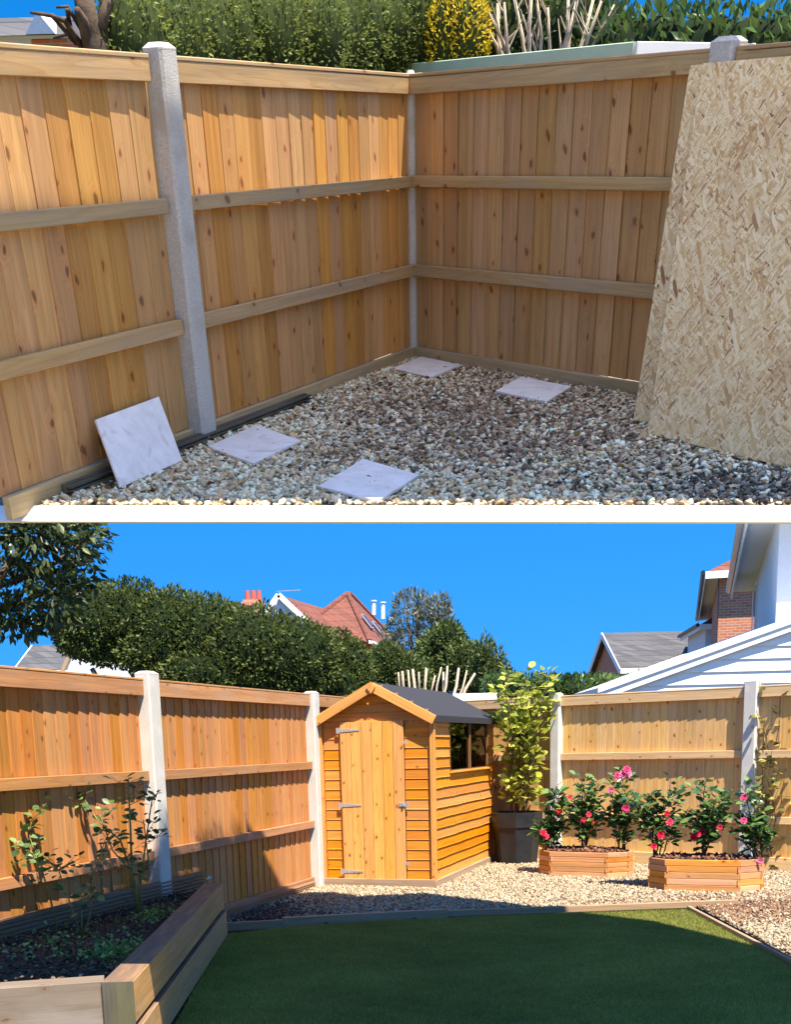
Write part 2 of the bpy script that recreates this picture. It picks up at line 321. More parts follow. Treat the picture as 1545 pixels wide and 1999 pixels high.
# ------------------------------------------------------------------ scatter helpers
ICO = np.array([(0, .526, .851), (0, -.526, .851), (.851, 0, .526), (-.851, 0, .526), (.526, .851, 0), (-.526, .851, 0), (.526, -.851, 0), (-.526, -.851, 0), (.851, 0, -.526), (-.851, 0, -.526), (0, .526, -.851), (0, -.526, -.851)])
ICF = np.array([(0, 1, 2), (0, 3, 1), (0, 2, 4), (0, 4, 5), (0, 5, 3), (1, 6, 2), (1, 7, 6), (1, 3, 7), (2, 6, 8), (2, 8, 4), (3, 5, 9), (3, 9, 7), (4, 8, 10), (4, 10, 5), (5, 10, 9), (6, 7, 11), (6, 11, 8), (7, 9, 11), (8, 11, 10), (9, 10, 11)])
OCT = np.array([(1, 0, 0), (0, 1, 0), (-1, 0, 0), (0, -1, 0), (0, 0, 1), (0, 0, -1)], float)
OCF = np.array([(0, 1, 4), (1, 2, 4), (2, 3, 4), (3, 0, 4), (1, 0, 5), (2, 1, 5), (3, 2, 5), (0, 3, 5)])
def rotz(n):
    a = RNG.uniform(0, 2 * np.pi, n); c, s = np.cos(a), np.sin(a); z = np.zeros(n); o = np.ones(n)
    return np.stack([np.stack([c, -s, z], -1), np.stack([s, c, z], -1), np.stack([z, z, o], -1)], 1)
def stones(name, P, size, cols, mat, hi=True):
    n = len(P); T, Fc = (ICO, ICF) if hi else (OCT, OCF); k = len(T)
    S = size * RNG.uniform(.45, 1.5, (n, 1, 1)) * RNG.uniform(.55, 1.3, (n, 1, 3)); S[:, :, 2] *= .62
    V = T[None] * S * RNG.uniform(.72, 1.25, (n, k, 1))
    tl = RNG.normal(0, .35, (n, 2)); V[:, :, 2] += V[:, :, 0] * tl[:, :1] + V[:, :, 1] * tl[:, 1:]
    V = np.einsum('nij,nkj->nki', rotz(n), V) + P[:, None]
    Fa = (Fc[None] + (np.arange(n) * k)[:, None, None]).reshape(-1, 3)
    return nmesh(name, V.reshape(-1, 3), Fa, mat, np.repeat(cols, k, 0))
def unit(v): return v / np.maximum(np.linalg.norm(v, axis=-1, keepdims=True), 1e-9)
def leaves(name, P, D, ln, wd, mat, val, fold=.18):
    """kite-shaped leaves at P pointing along D, each its own tone"""
    n = len(P); D = unit(D); s = unit(np.cross(D, RNG.normal(size=(n, 3)))); nn = np.cross(D, s)
    ln = np.broadcast_to(ln, n)[:, None] * RNG.uniform(.65, 1.25, (n, 1)); wd = ln * wd
    V = np.stack([P, P + D * ln * .45 + s * wd * .5 + nn * fold * wd, P + D * ln, P + D * ln * .45 - s * wd * .5 + nn * fold * wd], 1).reshape(-1, 3)
    b = np.arange(n)[:, None] * 4; Fa = np.concatenate([b + [[0, 1, 2]], b + [[0, 2, 3]]], 1).reshape(-1, 3)
    v = np.repeat(np.clip(val, 0, 1)[:, None], 3, 1); return nmesh(name, V, Fa, mat, np.repeat(v, 4, 0))
def blob_points(blobs, n, shell=.22):
    """points near the lumpy surface of ellipsoids (c, r); those buried in a neighbour are dropped"""
    C = np.array([b[0] for b in blobs], float); Rr = np.array([b[1] for b in blobs], float)
    wgt = np.prod(Rr, 1) ** (2 / 3); k = RNG.choice(len(blobs), n, p=wgt / wgt.sum())
    d = unit(RNG.normal(size=(n, 3))); lump = 1 + .09 * np.sin(d[:, 0] * 9 + k) * np.sin(d[:, 2] * 11 + 2 * k) + .05 * np.sin(d[:, 1] * 23 + d[:, 2] * 17 + k)
    rad = lump * (1 - shell * RNG.random(n) ** 2.0); P = C[k] + d * rad[:, None] * Rr[k]
    keep = np.ones(n, bool)
    for i in range(len(blobs)):
        q = np.sum(((P - C[i]) / Rr[i]) ** 2, 1); keep &= (q > .72) | (k == i)
    return P[keep], d[keep], rad[keep]
def cores(mb, blobs, f=.84):
    for c, r in blobs:
        rings = []
        for a in np.linspace(-1.45, 1.45, 9):
            rings.append([(c[0] + r[0] * f * math.cos(a) * math.cos(t), c[1] + r[1] * f * math.cos(a) * math.sin(t), c[2] + r[2] * f * math.sin(a)) for t in np.linspace(0, 2 * math.pi, 13)[:-1]])
        mb.loft(rings)
    return mb
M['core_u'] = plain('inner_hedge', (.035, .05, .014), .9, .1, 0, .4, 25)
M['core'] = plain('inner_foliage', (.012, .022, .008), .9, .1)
def bush(name, label, cat, base, blobs, n, ln, wd, mat, fr, trunk=None, group=None, updir=.3, core=True, shell=.22, val=None, spread=.6, tmat='bark'):
    base = Vector(base); t = thing(name, label, cat, Matrix.Translation(base), fr, group)
    B = [((Vector(c) - base), r) for c, r in blobs]
    P, d, rad = blob_points(B, n, shell); D = d + RNG.normal(size=d.shape) * spread + np.array([0, 0, updir])
    v = RNG.beta(2, 2.2, len(P)) * .75 + .25 * np.sin(P[:, 0] * 5) * np.sin(P[:, 2] * 6 + P[:, 1] * 3) * .5 + .1
    o = inst('crown', leaves('crown', P, D, ln, wd, M[mat], v), t); o['kind'] = 'stuff'
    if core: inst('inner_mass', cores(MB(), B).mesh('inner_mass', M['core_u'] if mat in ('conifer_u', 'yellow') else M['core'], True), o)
    if trunk:
        mb = MB()
        for pts, r0, r1 in trunk: mb.tube([Vector(p) - base for p in pts], list(np.linspace(r0, r1, len(pts))), 7)
        mb.obj('trunk', M[tmat], t, smooth=True)
    return t
def inpoly(X, Y, poly):
    ins = np.zeros(len(X), bool); j = len(poly) - 1
    for i in range(len(poly)):
        xi, yi = poly[i][:2]; xj, yj = poly[j][:2]
        ins ^= ((yi > Y) != (yj > Y)) & (X < (xj - xi) * (Y - yi) / (yj - yi + 1e-12) + xi); j = i
    return ins
def sample_poly(poly, n):
    p = np.array([q[:2] for q in poly]); lo, hi = p.min(0), p.max(0); out = []
    while sum(map(len, out)) < n:
        q = RNG.uniform(lo, hi, (n * 2, 2)); out.append(q[inpoly(q[:, 0], q[:, 1], poly)])
    return np.concatenate(out)[:n]
def slab(name, poly, z0, z1, mat, fr, parent=None, m=None):
    n = len(poly); return MB().loft([[(p[0], p[1], z) for p in poly] for z in (z0, z1)]).obj(name, mat, parent, m, fr)
def sheet(name, poly, z, mat, fr):
    return tag(inst(name, nmesh(name, [(p[0], p[1], z) for p in poly], [tuple(range(len(poly)))], mat), None, None, fr), kind='structure')
# ================================================================== shared garden builders
V2 = lambda a: Vector((math.sin(a), math.cos(a), 0))
Z = Vector((0, 0, 1))
def panel_matrix(p0, p1):
    p0, p1 = Vector((*p0[:2], 0)), Vector((*p1[:2], 0)); x = (p1 - p0).normalized()
    return axes(p0, x, Z.cross(x), Z), (p1 - p0).length
def wedge_mesh(wd, l, tk, mat):
    x = wd / 2; ring = [(-x, -.002), (x, -.002), (x, -tk), (-x, -.35 * tk)]
    return MB().loft([[(a, b, z) for a, b in ring] for z in (0, l)]).mesh('board', mat)
def fence_panel(fr, label, p0, p1, zs, rh, mats, cover, group, rp=.035, tk=.018, tilt=5.0, rt=None):
    """close-board fence bay seen from its rail side: p0 -> p1 with the viewer on the left-hand side"""
    h, hm, hl, hg = zs; mt, ln = panel_matrix(p0, p1); t = thing('fence_panel', label, 'fence', mt, fr, group)
    n = max(1, round(ln / cover)); cw = ln / n
    mes = [wedge_mesh(cw * 1.22, h - hg - .012 - random.uniform(0, .012), tk * random.uniform(.8, 1.2), mats[0]) for _ in range(4)]
    for i in range(n):
        m = Matrix.Translation((cw * (i + .5), -.004 - random.uniform(0, .003), hg + .002)) @ Matrix.Rotation(R(tilt + random.uniform(-1.2, 1.2)), 4, 'Z') @ Matrix.Rotation(R(random.uniform(-.25, .25)), 4, 'Y')
        inst('board', random.choice(mes), t, m)
    for z, a, r_ in ((h, rh[0], rt or rp), (hm, rh[1], rp), (hl, rh[2], rp)):
        bar('rail', (0, r_ / 2 + .004, z - a / 2 + random.uniform(-.003, .003)), (ln, r_ / 2 + .004, z - a / 2 + random.uniform(-.003, .003)), r_, a, mats[1], t)
    cw_ = (rt or rp) + .035; bar('capping_rail', (0, (rt or rp) + .006 - cw_ / 2, h + .009), (ln, (rt or rp) + .006 - cw_ / 2, h + .009), cw_, .016, mats[1], t)
    bar('gravel_board', (0, .008, hg / 2 - .01), (ln, .008, hg / 2 - .01), .03, hg + .02, mats[2], t)
    return t
def post(fr, label, p, xdir, wa, wy, h, mat, group, yoff=0.0):
    x = Vector(xdir).normalized(); mt = axes(Vector((*p[:2], 0)), x, Z.cross(x), Z); a, b, c = wa / 2, wy / 2, .012
    t = thing('concrete_post', label, 'fence post', mt, fr, group)
    ring = lambda k, z: [(q[0] * k, q[1] * k + yoff, z) for q in ((-a + c, -b), (a - c, -b), (a, -b + c), (a, b - c), (a - c, b), (-a + c, b), (-a, b - c), (-a, -b + c))]
    MB().loft([ring(1, -.05), ring(1, h)]).obj('shaft', mat, t)
    MB().loft([ring(1.01, h), ring(1.01, h + .006), ring(.6, h + .024)]).obj('cap', mat, t)
    return t
def grooved(fr, name, label, p0, p1, z0, z1, th, mat, cat='decking', group=None, ribs=6):
    mt, ln = panel_matrix(p0, p1); o = MB(); pr = [(0, z0)]; hh = (z1 - z0) / ribs
    for i in range(ribs):
        z = z0 + i * hh; pr += [(th, z + .08 * hh), (th, z + .62 * hh), (th * .45, z + .66 * hh), (th * .45, z + .98 * hh)]
    pr += [(0, z1)]
    o.loft([[(b, a, l) for a, b in pr] for l in (0, ln)])        # built with its length on local z
    m = mt @ axes((0, 0, 0), (0, 0, 1), (0, 1, 0), (1, 0, 0))
    return tag(o.obj(name, mat, None, m, fr), label, cat, group)
def noise2(P, s, seed=0): return np.sin(P[:, 0] * s + seed + 2 * np.sin(P[:, 1] * s * .7 + seed)) * np.sin(P[:, 1] * s * 1.1 + 1.7 * seed + 1.5 * np.sin(P[:, 0] * s * .6))
# ================================================================== UPPER TERRACE (its own tilted ground)
UC = Vector((.2264, 8.2997, 0)); UD, UE = V2(R(24.96)), V2(R(142.38)); UO_L, UO_R = Vector((-UD.y, UD.x, 0)), Vector((-UE.y, UE.x, 0))
UZ = (1.430, .970, .519, .065); URH = (.075, .056, .062)
tl = lambda t: UC - UD * t
tr = lambda s: UC + UE * s
fl, frr = U.gz(-470, 989), U.gz(1900, 989)
upoly = [fl, frr, tr(4.6) + UO_R * .2, tr(4.3) + UO_R * 1.1, tr(2.2) + UO_R * 1.9, U.gy(1150, 60, 9.6), U.gy(700, 60, 9.4), tl(1.5) + UO_L * .9, tl(4.15) + UO_L * .8]
o = slab('terrace_ground', upoly, -.06, -.012, M['grav_base'], U); o['kind'] = 'structure'
fx = (frr - fl).normalized(); fn = Vector((-fx.y, fx.x, 0)); zb = U.pl(772, 1018, fl - fn * .02, fn).z
zb = U.pl(772, 1018, fl - fn * .075, fn).z; lx_ = (frr - fl).length
tag(MB().loft([[(x, 0, .004), (x, -.075, zb), (x, -.055, zb - .012), (x, .0, -.03)] for x in (0, lx_)]).obj('edging_board', M['white_paint'], None, axes(fl, fx, fn, Z), U), 'long white painted edge board along the front of the gravel terrace', 'edging')
gpoly = [U.gz(60, 986), frr + fn * .01, tr(4.6) - UO_R * .02, UC, tl(3.93) - UO_L * .03]
P2 = sample_poly(gpoly, 42000); n = len(P2)
wt = noise2(P2, 2.1, 1.0) * .5 + noise2(P2, 5.3, 2.0) * .35
fc = np.array(U.gz(1010, 815)[:2]); fr2 = np.array(U.gz(1420, 960)[:2]); lf = np.array(U.gz(470, 930)[:2])
brown = np.clip(1.3 - np.linalg.norm((P2 - fc) / [.95, 1.5], axis=1) + wt * .55, 0, 1)
dark = np.clip(1.1 - np.linalg.norm((P2 - fr2) / [.75, .8], axis=1) + wt * .5, 0, 1)
pale = np.array([(.62, .57, .48), (.74, .69, .60), (.52, .44, .33), (.54, .41, .27), (.40, .35, .26), (.80, .74, .64), (.40, .29, .19)])
brn = np.array([(.30, .19, .11), (.19, .12, .07), (.40, .28, .17), (.50, .39, .27), (.13, .08, .05)]); drk = np.array([(.11, .08, .05), (.16, .11, .07), (.07, .05, .035), (.26, .21, .15), (.36, .32, .25)])
c = pale[RNG.integers(0, len(pale), n)] * np.array([1.10, 1.0, .80]); k = RNG.random(n) < brown * .92; c[k] = brn[RNG.integers(0, 5, k.sum())]; k = RNG.random(n) < dark * .9; c[k] = drk[RNG.integers(0, 5, k.sum())]
c = np.minimum(c * RNG.uniform(.85, 1.35, (n, 1)), .85)
g = inst('gravel', stones('gravel', np.column_stack([P2, RNG.uniform(-.008, .010, n)]), .0122, c, M['stone']), None, None, U)
tag(g, 'loose pale pebbles with brown chippings covering the terrace inside the fence corner', 'gravel', kind='stuff')
# --- fences and posts
gu = 'close-board panels of the terrace fence'
fence_panel(U, 'golden close-board fence panel between the leaning concrete post and the corner post', tl(.03), tl(2.535), UZ, URH, (M['u_board'], M['u_rail'], M['u_gboard']), .132, gu, rp=.026, rt=.012, tilt=1.8)
fence_panel(U, 'golden close-board fence panel with the white tile propped against it', tl(2.69), tl(4.03), UZ, URH, (M['u_board'], M['u_rail'], M['u_gboard']), .132, gu, rp=.026, rt=.012, tilt=1.8)
fence_panel(U, 'tan close-board fence panel between the corner post and the strand board sheets', tr(2.2), tr(.02), UZ, URH, (M['u_board_r'], M['u_rail'], M['u_gboard']), .128, gu, tilt=-4)
fence_panel(U, 'tan close-board fence panel mostly hidden behind the strand board sheets', tr(4.3), tr(2.34), UZ, URH, (M['u_board_r'], M['u_rail'], M['u_gboard']), .128, gu, tilt=-4)
gp = 'concrete posts of the terrace fence'
post(U, 'grey concrete fence post with a sunlit top above the propped white tile', tl(2.612), -UD, .125, .095, UZ[0] + .03, M['concrete'], gp, .02)
post(U, 'slim grey concrete post in the corner where the two golden fences meet', UC - (UO_L + UO_R).normalized() * .01, (UO_L - UO_R), .05, .05, UZ[0] + .01, M['concrete'], gp)
post(U, 'grey concrete post whose top shows over the strand board sheet', tr(2.27), -UE, .13, .12, UZ[0] + .03, M['concrete'], gp, .01)
grooved(U, 'decking_board', 'old dark grooved decking board along the foot of the golden fence', tl(1.6) - UO_L * .035, tl(3.72) - UO_L * .035, -.01, .045, .05, M['deck_dark'], ribs=4)
grooved(U, 'decking_board', 'lower old dark decking board lying in the pebbles below the propped tile', tl(2.9) - UO_L * .09, tl(3.62) - UO_L * .09, -.015, .02, .05, M['deck_dark'], ribs=3)
# --- strand board sheets leaning on the fence
def lean(name, label, uv0, uv1, uvt, back, group, th=.016):
    b0, b1 = U.gz(*uv0, .012), U.gz(*uv1, .012); t0 = U.pl(*uvt, tr(1) - UO_R * (.045 + back), UO_R)
    x = (b1 - b0); lx = x.length; x.normalize(); v = t0 - b0; lz = v.length; v.normalize(); nrm = v.cross(x).normalized()
    m = axes(b0, v.cross(nrm) * -1, nrm, v); m = axes(b0, nrm.cross(v), nrm, v); sk = m.to_3x3().inverted() @ (x * lx)
    q = [Vector((0, 0, 0)), sk, sk + Vector((0, 0, lz)), Vector((0, 0, lz))]
    o = MB().loft([[tuple(p + Vector((0, dy, 0))) for p in q] for dy in (0, th)]).obj(name, M['osb'], None, m, U)
    return tag(o, label, 'board', group)
lean('strand_board', 'pale strand board sheet leaning on the fence, in front of another sheet', (1265, 846), (1600, 927), (1372, 124), .02, 'strand board sheets')
lean('strand_board', 'strand board sheet showing as a strip behind the other leaning sheet', (1237, 820), (1560, 880), (1348, 128), .0, 'strand board sheets')
# --- stone tiles
def tile(label, px, lean_=False):
    if lean_:
        n_ = UO_L; q = [U.gz(*px[3], .015), U.gz(*px[2], .015), U.pl(*px[1], tl(3) - UO_L * .03, n_), U.pl(*px[0], tl(3) - UO_L * .03, n_)]
    else: q = [U.gz(*p, .022) for p in (px[0], px[3], px[2], px[1])]
    ctr = sum(q, Vector()) / 4; nn = (q[1] - q[0]).cross(q[3] - q[0]).normalized(); th = .011
    m = axes(ctr, (q[1] - q[0]).normalized(), nn.cross((q[1] - q[0]).normalized()), nn); mi = m.inverted()
    a = [mi @ p for p in q]; cb = [p * .985 for p in a]
    o = MB().loft([[tuple(p + Vector((0, 0, -th))) for p in a], [tuple(p + Vector((0, 0, -.0015))) for p in a], [tuple(p) for p in cb]]).obj('stone_tile', M['tile'], None, m, U)
    print('tile', (q[1] - q[0]).length, (q[2] - q[1]).length)
    return tag(o, label, 'tile', 'pale square stone tiles')
tile('pale square stone tile propped upright against the golden fence', [(187, 819), (310.5, 774), (357, 899), (236, 951)], True)
tile('pale stone tile lying flat beside the foot of the grey concrete post', [(406, 871), (500, 829), (587, 859), (495, 904)])
tile('pale stone tile lying flat on open pebbles close to the white edge board', [(622, 948), (709, 895), (818, 926), (738, 977)])
tile('pale stone tile lying flat in the fence corner', [(767.5, 718), (823, 696), (900, 712), (841, 736)])
tile('pale stone tile lying flat near the tan fence beside the strand board', [(968, 762.5), (1017, 735), (1116, 754), (1068, 783)])
# --- fallen leaves
q = sample_poly(gpoly, 420); nl = len(q)
lm_ = leaves('fallen_leaves', np.column_stack([q, RNG.uniform(.010, .018, nl)]), np.column_stack([RNG.normal(size=(nl, 2)), RNG.normal(0, .15, nl)]), .034, .5, attrmat('dead_leaf', rough=.7, stops=[(0, (.06, .03, .015)), (.4, (.22, .09, .03)), (.7, (.36, .16, .05)), (.85, (.10, .15, .03)), (1, (.55, .38, .03))]), RNG.random(nl))
tag(inst('fallen_leaves', lm_, None, None, U), 'scattered brown and green fallen leaves on the terrace pebbles', 'leaves', kind='stuff')
# --- pale green flat roof behind the tan fence
t = thing('garden_building', 'pale green fascia of a flat-roofed garden building behind the tan fence', 'building', Matrix.Translation(tr(.6) + UO_R * .4), U); base = tr(.6) + UO_R * .4
off = tr(0) + UO_R * .34
a0, a1, b0, b1 = U.pl(690, 137, off, UO_R), U.pl(1240, 83, off, UO_R), U.pl(690, 150, off, UO_R), U.pl(1240, 111, off, UO_R)
zt, zl = (a0.z + a1.z) / 2, (b0.z + b1.z) / 2; print('green', a0, a1, b0, b1)
rd = (a1 - a0); rd.z = 0; rl = rd.length; rd.normalize(); bk = Vector((-rd.y, rd.x, 0)); bk = bk if bk.y > 0 else -bk
mm = Matrix.Translation(-base)
bar('fascia', a0 - base - Z * .04, a1 - base - Z * .04, .02, .085, M['pale_green'], t)
e1 = a1 + bk * .9 + rd * .12
bar('fascia', a1 - base - Z * .04 + rd * .011, e1 - base - Z * .04, .02, .085, M['white_paint'], t)
q = [a0 + bk * .02, a1 + bk * .02 - rd * .02, e1 - rd * .02, a0 + bk * .9]
MB().loft([[tuple(p - base + Z * dz) for p in q] for dz in (-.03, -.004)]).obj('roof', M['felt'], t)
q = [a0 + bk * .06, a1 + bk * .06 - rd * .08, a1 + bk * .84 - rd * .02, a0 + bk * .84]
MB().loft([[(p.x - base.x, p.y - base.y, z) for p in q] for z in (0, zl - .05)]).obj('wall', M['white_render'], t)
# --- planting behind the terrace fences
def ublobs(us, pt, nrm, vtop, ry, rx, jit=.04):
    out = []
    for u in us:
        top = U.pl(u, vtop + random.uniform(-8, 8), pt, nrm); k = top.y / 9
        for zc in np.linspace(.5, 1, 3): out.append(((top.x + random.uniform(-jit, jit), top.y + random.uniform(-jit, jit), top.z * zc - .2 * zc), (rx * k, ry * k, .30)))
    return out
back_l, back_r = tl(0) + UO_L * .42, tr(0) + UO_R * .52
AWAY = (0, 1, 0)
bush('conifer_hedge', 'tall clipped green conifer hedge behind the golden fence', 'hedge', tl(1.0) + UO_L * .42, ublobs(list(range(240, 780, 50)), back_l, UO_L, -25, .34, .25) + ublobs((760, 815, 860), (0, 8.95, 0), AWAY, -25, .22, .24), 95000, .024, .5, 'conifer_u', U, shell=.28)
bush('golden_conifer', 'bright yellow golden conifer between the clipped hedge and bare branches', 'shrub', (.6, 8.85, 0), ublobs((888, 905, 925), (0, 8.75, 0), AWAY, 0, .14, .13), 14000, .030, .4, 'yellow', U)
bush('backdrop_hedge', 'olive green hedge showing through the bare pale branches', 'hedge', (1.2, 9.1, 0), ublobs(range(945, 1200, 55), (0, 9.15, 0), AWAY, -10, .2, .22), 11000, .05, .45, 'olive', U)
bush('laurel_hedge', 'glossy laurel hedge with large leaves behind the end of the tan fence', 'hedge', tr(2.2) + UO_R * 1.3, ublobs(range(1190, 1640, 56), tr(0) + UO_R * 1.35, UO_R, 52, .26, .24), 9000, .075, .45, 'laurel', U)
t = thing('bare_shrub', 'bare pale branches of a pruned shrub above the green roof', 'shrub', Matrix.Translation(U.gy(1050, 120, 8.75).xy.to_3d()), U)
ob = t.matrix_world.inverted() @ U.mw
for (u0, v0, u1, v1, r0) in [(985, 108, 935, 60, .011), (990, 108, 972, 38, .012), (1000, 106, 985, 35, .010), (1015, 105, 955, 55, .010), (1030, 104, 1005, 30, .013), (1035, 102, 1038, 25, .012), (1052, 102, 1048, 28, .011), (1075, 100, 1070, 45, .010), (1090, 100, 1110, 22, .013), (1105, 100, 1130, 18, .014), (1120, 98, 1160, 25, .013), (1130, 96, 1175, 32, .010), (1060, 108, 1020, 60, .009), (1140, 96, 1200, 40, .008)]:
    y = 8.75 + random.uniform(-.08, .08); p, q = U.gy(u0, v0 + 40, y), U.gy(u1, v1 - 30, y + random.uniform(-.1, .1)); mid = (p + q) / 2 + Vector((random.uniform(-.03, .03), 0, 0)); root = Vector((p.x * .7 + 1.05 * .3, y, .2))
    MB().tube([ob @ root, ob @ p, ob @ mid, ob @ q], [r0 * 1.4, r0 * 1.2, r0, r0 * .7], 6).obj('branch', M['bark_pale'], t, smooth=True)
    for k in range(3):
        f = random.uniform(.3, .9); a = p.lerp(q, f); MB().tube([ob @ a, ob @ (a + Vector((random.uniform(-.1, .1), random.uniform(-.05, .05), random.uniform(.06, .16))))], [r0 * .5, r0 * .25], 4).obj('twig', M['bark_pale'], t)
# dark trunk and branches at the far left
TY = U.pl(185, 110, back_l, UO_L).y; tp = U.gy(185, 110, TY); t = thing('pine_tree', 'dark leaning tree trunk with bare side branches beside the clipped hedge', 'tree', Matrix.Translation((tp.x, tp.y, 0)), U); ob = Matrix.Translation((-tp.x, -tp.y, 0))
MB().tube([ob @ p for p in (Vector((tp.x + .06, TY, 0)), U.gy(190, 110, TY), U.gy(172, 40, TY), U.gy(158, -30, TY))], [.07, .055, .045, .04], 9).obj('trunk', M['bark'], t, smooth=True)
for a, b, r in [((180, 112), (150, 20), .03), ((200, 112), (206, 20), .035), ((165, 100), (95, 30), .014), ((150, 85), (60, 25), .012), ((140, 70), (130, 20), .012), ((160, 60), (110, 15), .010), ((175, 104), (105, 75), .010), ((195, 60), (240, -20), .03)]:
    p, q = U.gy(*a, TY), U.gy(*b, TY + random.uniform(-.2, .2)); m_ = (p + q) / 2 + Vector((0, 0, .04)); MB().tube([ob @ p, ob @ m_, ob @ q], [r, r * .8, r * .5], 6).obj('branch', M['bark'], t, smooth=True)
# far brick house
hp = U.gy(70, 110, 19); t = thing('brick_house', 'distant red brick house with white gable behind the dark tree trunk', 'house', Matrix.Translation((hp.x, hp.y, 0)), U); gz = lambda v: U.gy(70, v, 19).z
X = lambda u: U.gy(u, 80, 19).x - hp.x
MB().box(X(-40), X(160), 0, 2.2, 0, gz(78)).obj('wall', M['brick'], t)
MB().box(X(-50), X(62), -.06, -.004, gz(104), gz(68)).obj('bay', M['white_render'], t)
MB().box(X(40), X(54), -.08, -.062, gz(102), gz(88)).obj('window', M['paneu'], t)
MB().box(X(-55), X(135), -.12, 0, gz(77), gz(71)).obj('fascia', M['white_paint'], t)
MB().loft([[(X(-60), -.2, gz(71)), (X(140), -.2, gz(71)), (X(140), 2.4, gz(71)), (X(-60), 2.4, gz(71))], [(X(-60), 1.0, gz(20)), (X(120), 1.0, gz(20)), (X(120), 1.2, gz(20)), (X(-60), 1.2, gz(20))]]).obj('roof', M['slate'], t)
MB().loft([[(X(60), -.25, gz(70)), (X(118), -.25, gz(70)), (X(118), .8, gz(70)), (X(60), .8, gz(70))], [(X(88), -.25, gz(30)), (X(92), -.25, gz(30)), (X(92), .8, gz(30)), (X(88), .8, gz(30))]]).obj('gable', M['white_render'], t)
o = slab('far_ground', [(hp.x - 2, 18.4), (hp.x + 2, 18.4), (hp.x + 2, 21.5), (hp.x - 2, 21.5)], -.06, -.012, M['earth'], U); o['kind'] = 'structure'
# ================================================================== LOWER GARDEN (level ground)
LD, LE = V2(.317), V2(2.2263); LO_L, LO_R = Vector((-LD.y, LD.x, 0)), Vector((-LE.y, LE.x, 0))
LA = Vector((-1.884, 8.95, 0)); LB = LA + LD * 3.355; LC = Vector((2.081, 14.24, 0)); LZ = (2.0, 1.326, .712, .110); LRH = (.11, .078, .075)
ll = lambda t: LA + LD * t          # along the left fence, 0 at the near post, 3.355 at the post by the shed
lr = lambda s: LC + LE * s          # along the right fence, 0 at the post behind the climber
o = MB().poly([(-300, -60, -.03), (300, -60, -.03), (300, 600, -.03), (-300, 600, -.03)], [(0, 1, 2, 3)]).obj('ground', M['earth'], None, None, L); o['kind'] = 'structure'
o = MB().poly([(-9, -14, -.012), (9, -14, -.012), (9, 2.6, -.012), (-9, 2.6, -.012)], [(0, 1, 2, 3)]).obj('added_bounce_patio', speck('bounce_paving', (.34, .28, .20), (.46, .39, .29), 6, .9, .3, .01), None, None, L); o['kind'] = 'structure'  # unseen pale paving, added to bounce warm light up to the terrace
# --- gravel area and lawn sheets
near_edge = [L.gz(436, 1822), L.gz(550, 1810), L.gz(765, 1796), L.gz(1100, 1782), L.gz(1345, 1774)]
e_right = [L.gz(1345, 1774), L.gz(1506, 1858), L.gz(1700, 1960)]
corner_f = Vector((.303, 15.61, 0))
gl = [ll(.3), L.gz(452, 1798), L.gz(550, 1793), L.gz(765, 1780), L.gz(1100, 1768), L.gz(1352, 1762), L.gz(1518, 1849), L.gz(1700, 1945), lr(4.2), corner_f, ll(3.4)]
sheet('gravel_ground', gl, -.012, M['grav_base'], L)
lawn = [L.gz(300, 2080), L.gz(361, 1962), L.gz(439, 1824), *near_edge[1:], *e_right[1:], L.gz(1900, 2200), L.gz(772, 2500)]
sheet('lawn', lawn, -.004, M['turf_base'], L)
def in_view(P, u0=-60, u1=1610, v1=2040):
    d = np.column_stack([P, np.zeros(len(P))]) - np.array([0, 0, CAM_Z]); c = d @ np.array(RL).T
    u = c[:, 0] / c[:, 2] * FPX + PXU; v = c[:, 1] / c[:, 2] * FPX + PYV; return P[(u > u0) & (u < u1) & (v < v1)]
bl = [p for p in lawn]; P2 = in_view(sample_poly(bl, 420000)); n = len(P2); print('blades', n)
hd = np.array([.55, -.83]); D = np.column_stack([RNG.normal(0, .45, (n, 2)) + hd * .35, np.ones(n)]); D = unit(D); hgt = RNG.uniform(.010, .024, n)[:, None]
b0 = np.column_stack([P2, np.full(n, -.004)]); sd = unit(np.column_stack([RNG.normal(size=(n, 2)), np.zeros(n)])) * .0022
V = np.stack([b0 - sd, b0 + sd, b0 + D * hgt], 1).reshape(-1, 3); pat = noise2(P2, 1.3, 3.) * .16 + noise2(P2, 4.0, 1.) * .12 + noise2(P2, 11.0, 2.) * .10
gc = np.array([(.24, .24, .045), (.28, .28, .055), (.33, .33, .08), (.40, .35, .13), (.17, .175, .035)])[RNG.integers(0, 5, n)] * (1 + pat)[:, None]
tag(inst('turf', nmesh('turf', V, np.arange(n * 3).reshape(-1, 3), M['blade'], np.repeat(gc, 3, 0)), None, None, L), 'short green turf covering the lawn in front of the timber edging', 'grass', kind='stuff')
P2 = in_view(sample_poly(gl, 60000)); n = len(P2); wt = noise2(P2, 1.7, .4) * .5 + noise2(P2, 4.1, 2.) * .35
c = np.array([(.62, .55, .42), (.54, .46, .34), (.46, .38, .27), (.68, .62, .50), (.36, .29, .21), (.50, .45, .38)])[RNG.integers(0, 6, n)]
rr = np.array([(.34, .21, .14), (.26, .15, .10), (.42, .29, .20), (.18, .12, .09)]); pr = np.array([(.13, .085, .085), (.20, .13, .125), (.09, .06, .06), (.28, .20, .19)])
s1 = np.array(L.gz(510, 1785)[:2]); s2 = np.array(L.gz(1430, 1770)[:2])
k = RNG.random(n) < np.clip(1.25 - np.linalg.norm((P2 - s1) / [.62, 1.15], axis=1) * 1.1 + wt * .25, 0, 1); c[k] = pr[RNG.integers(0, 4, k.sum())]
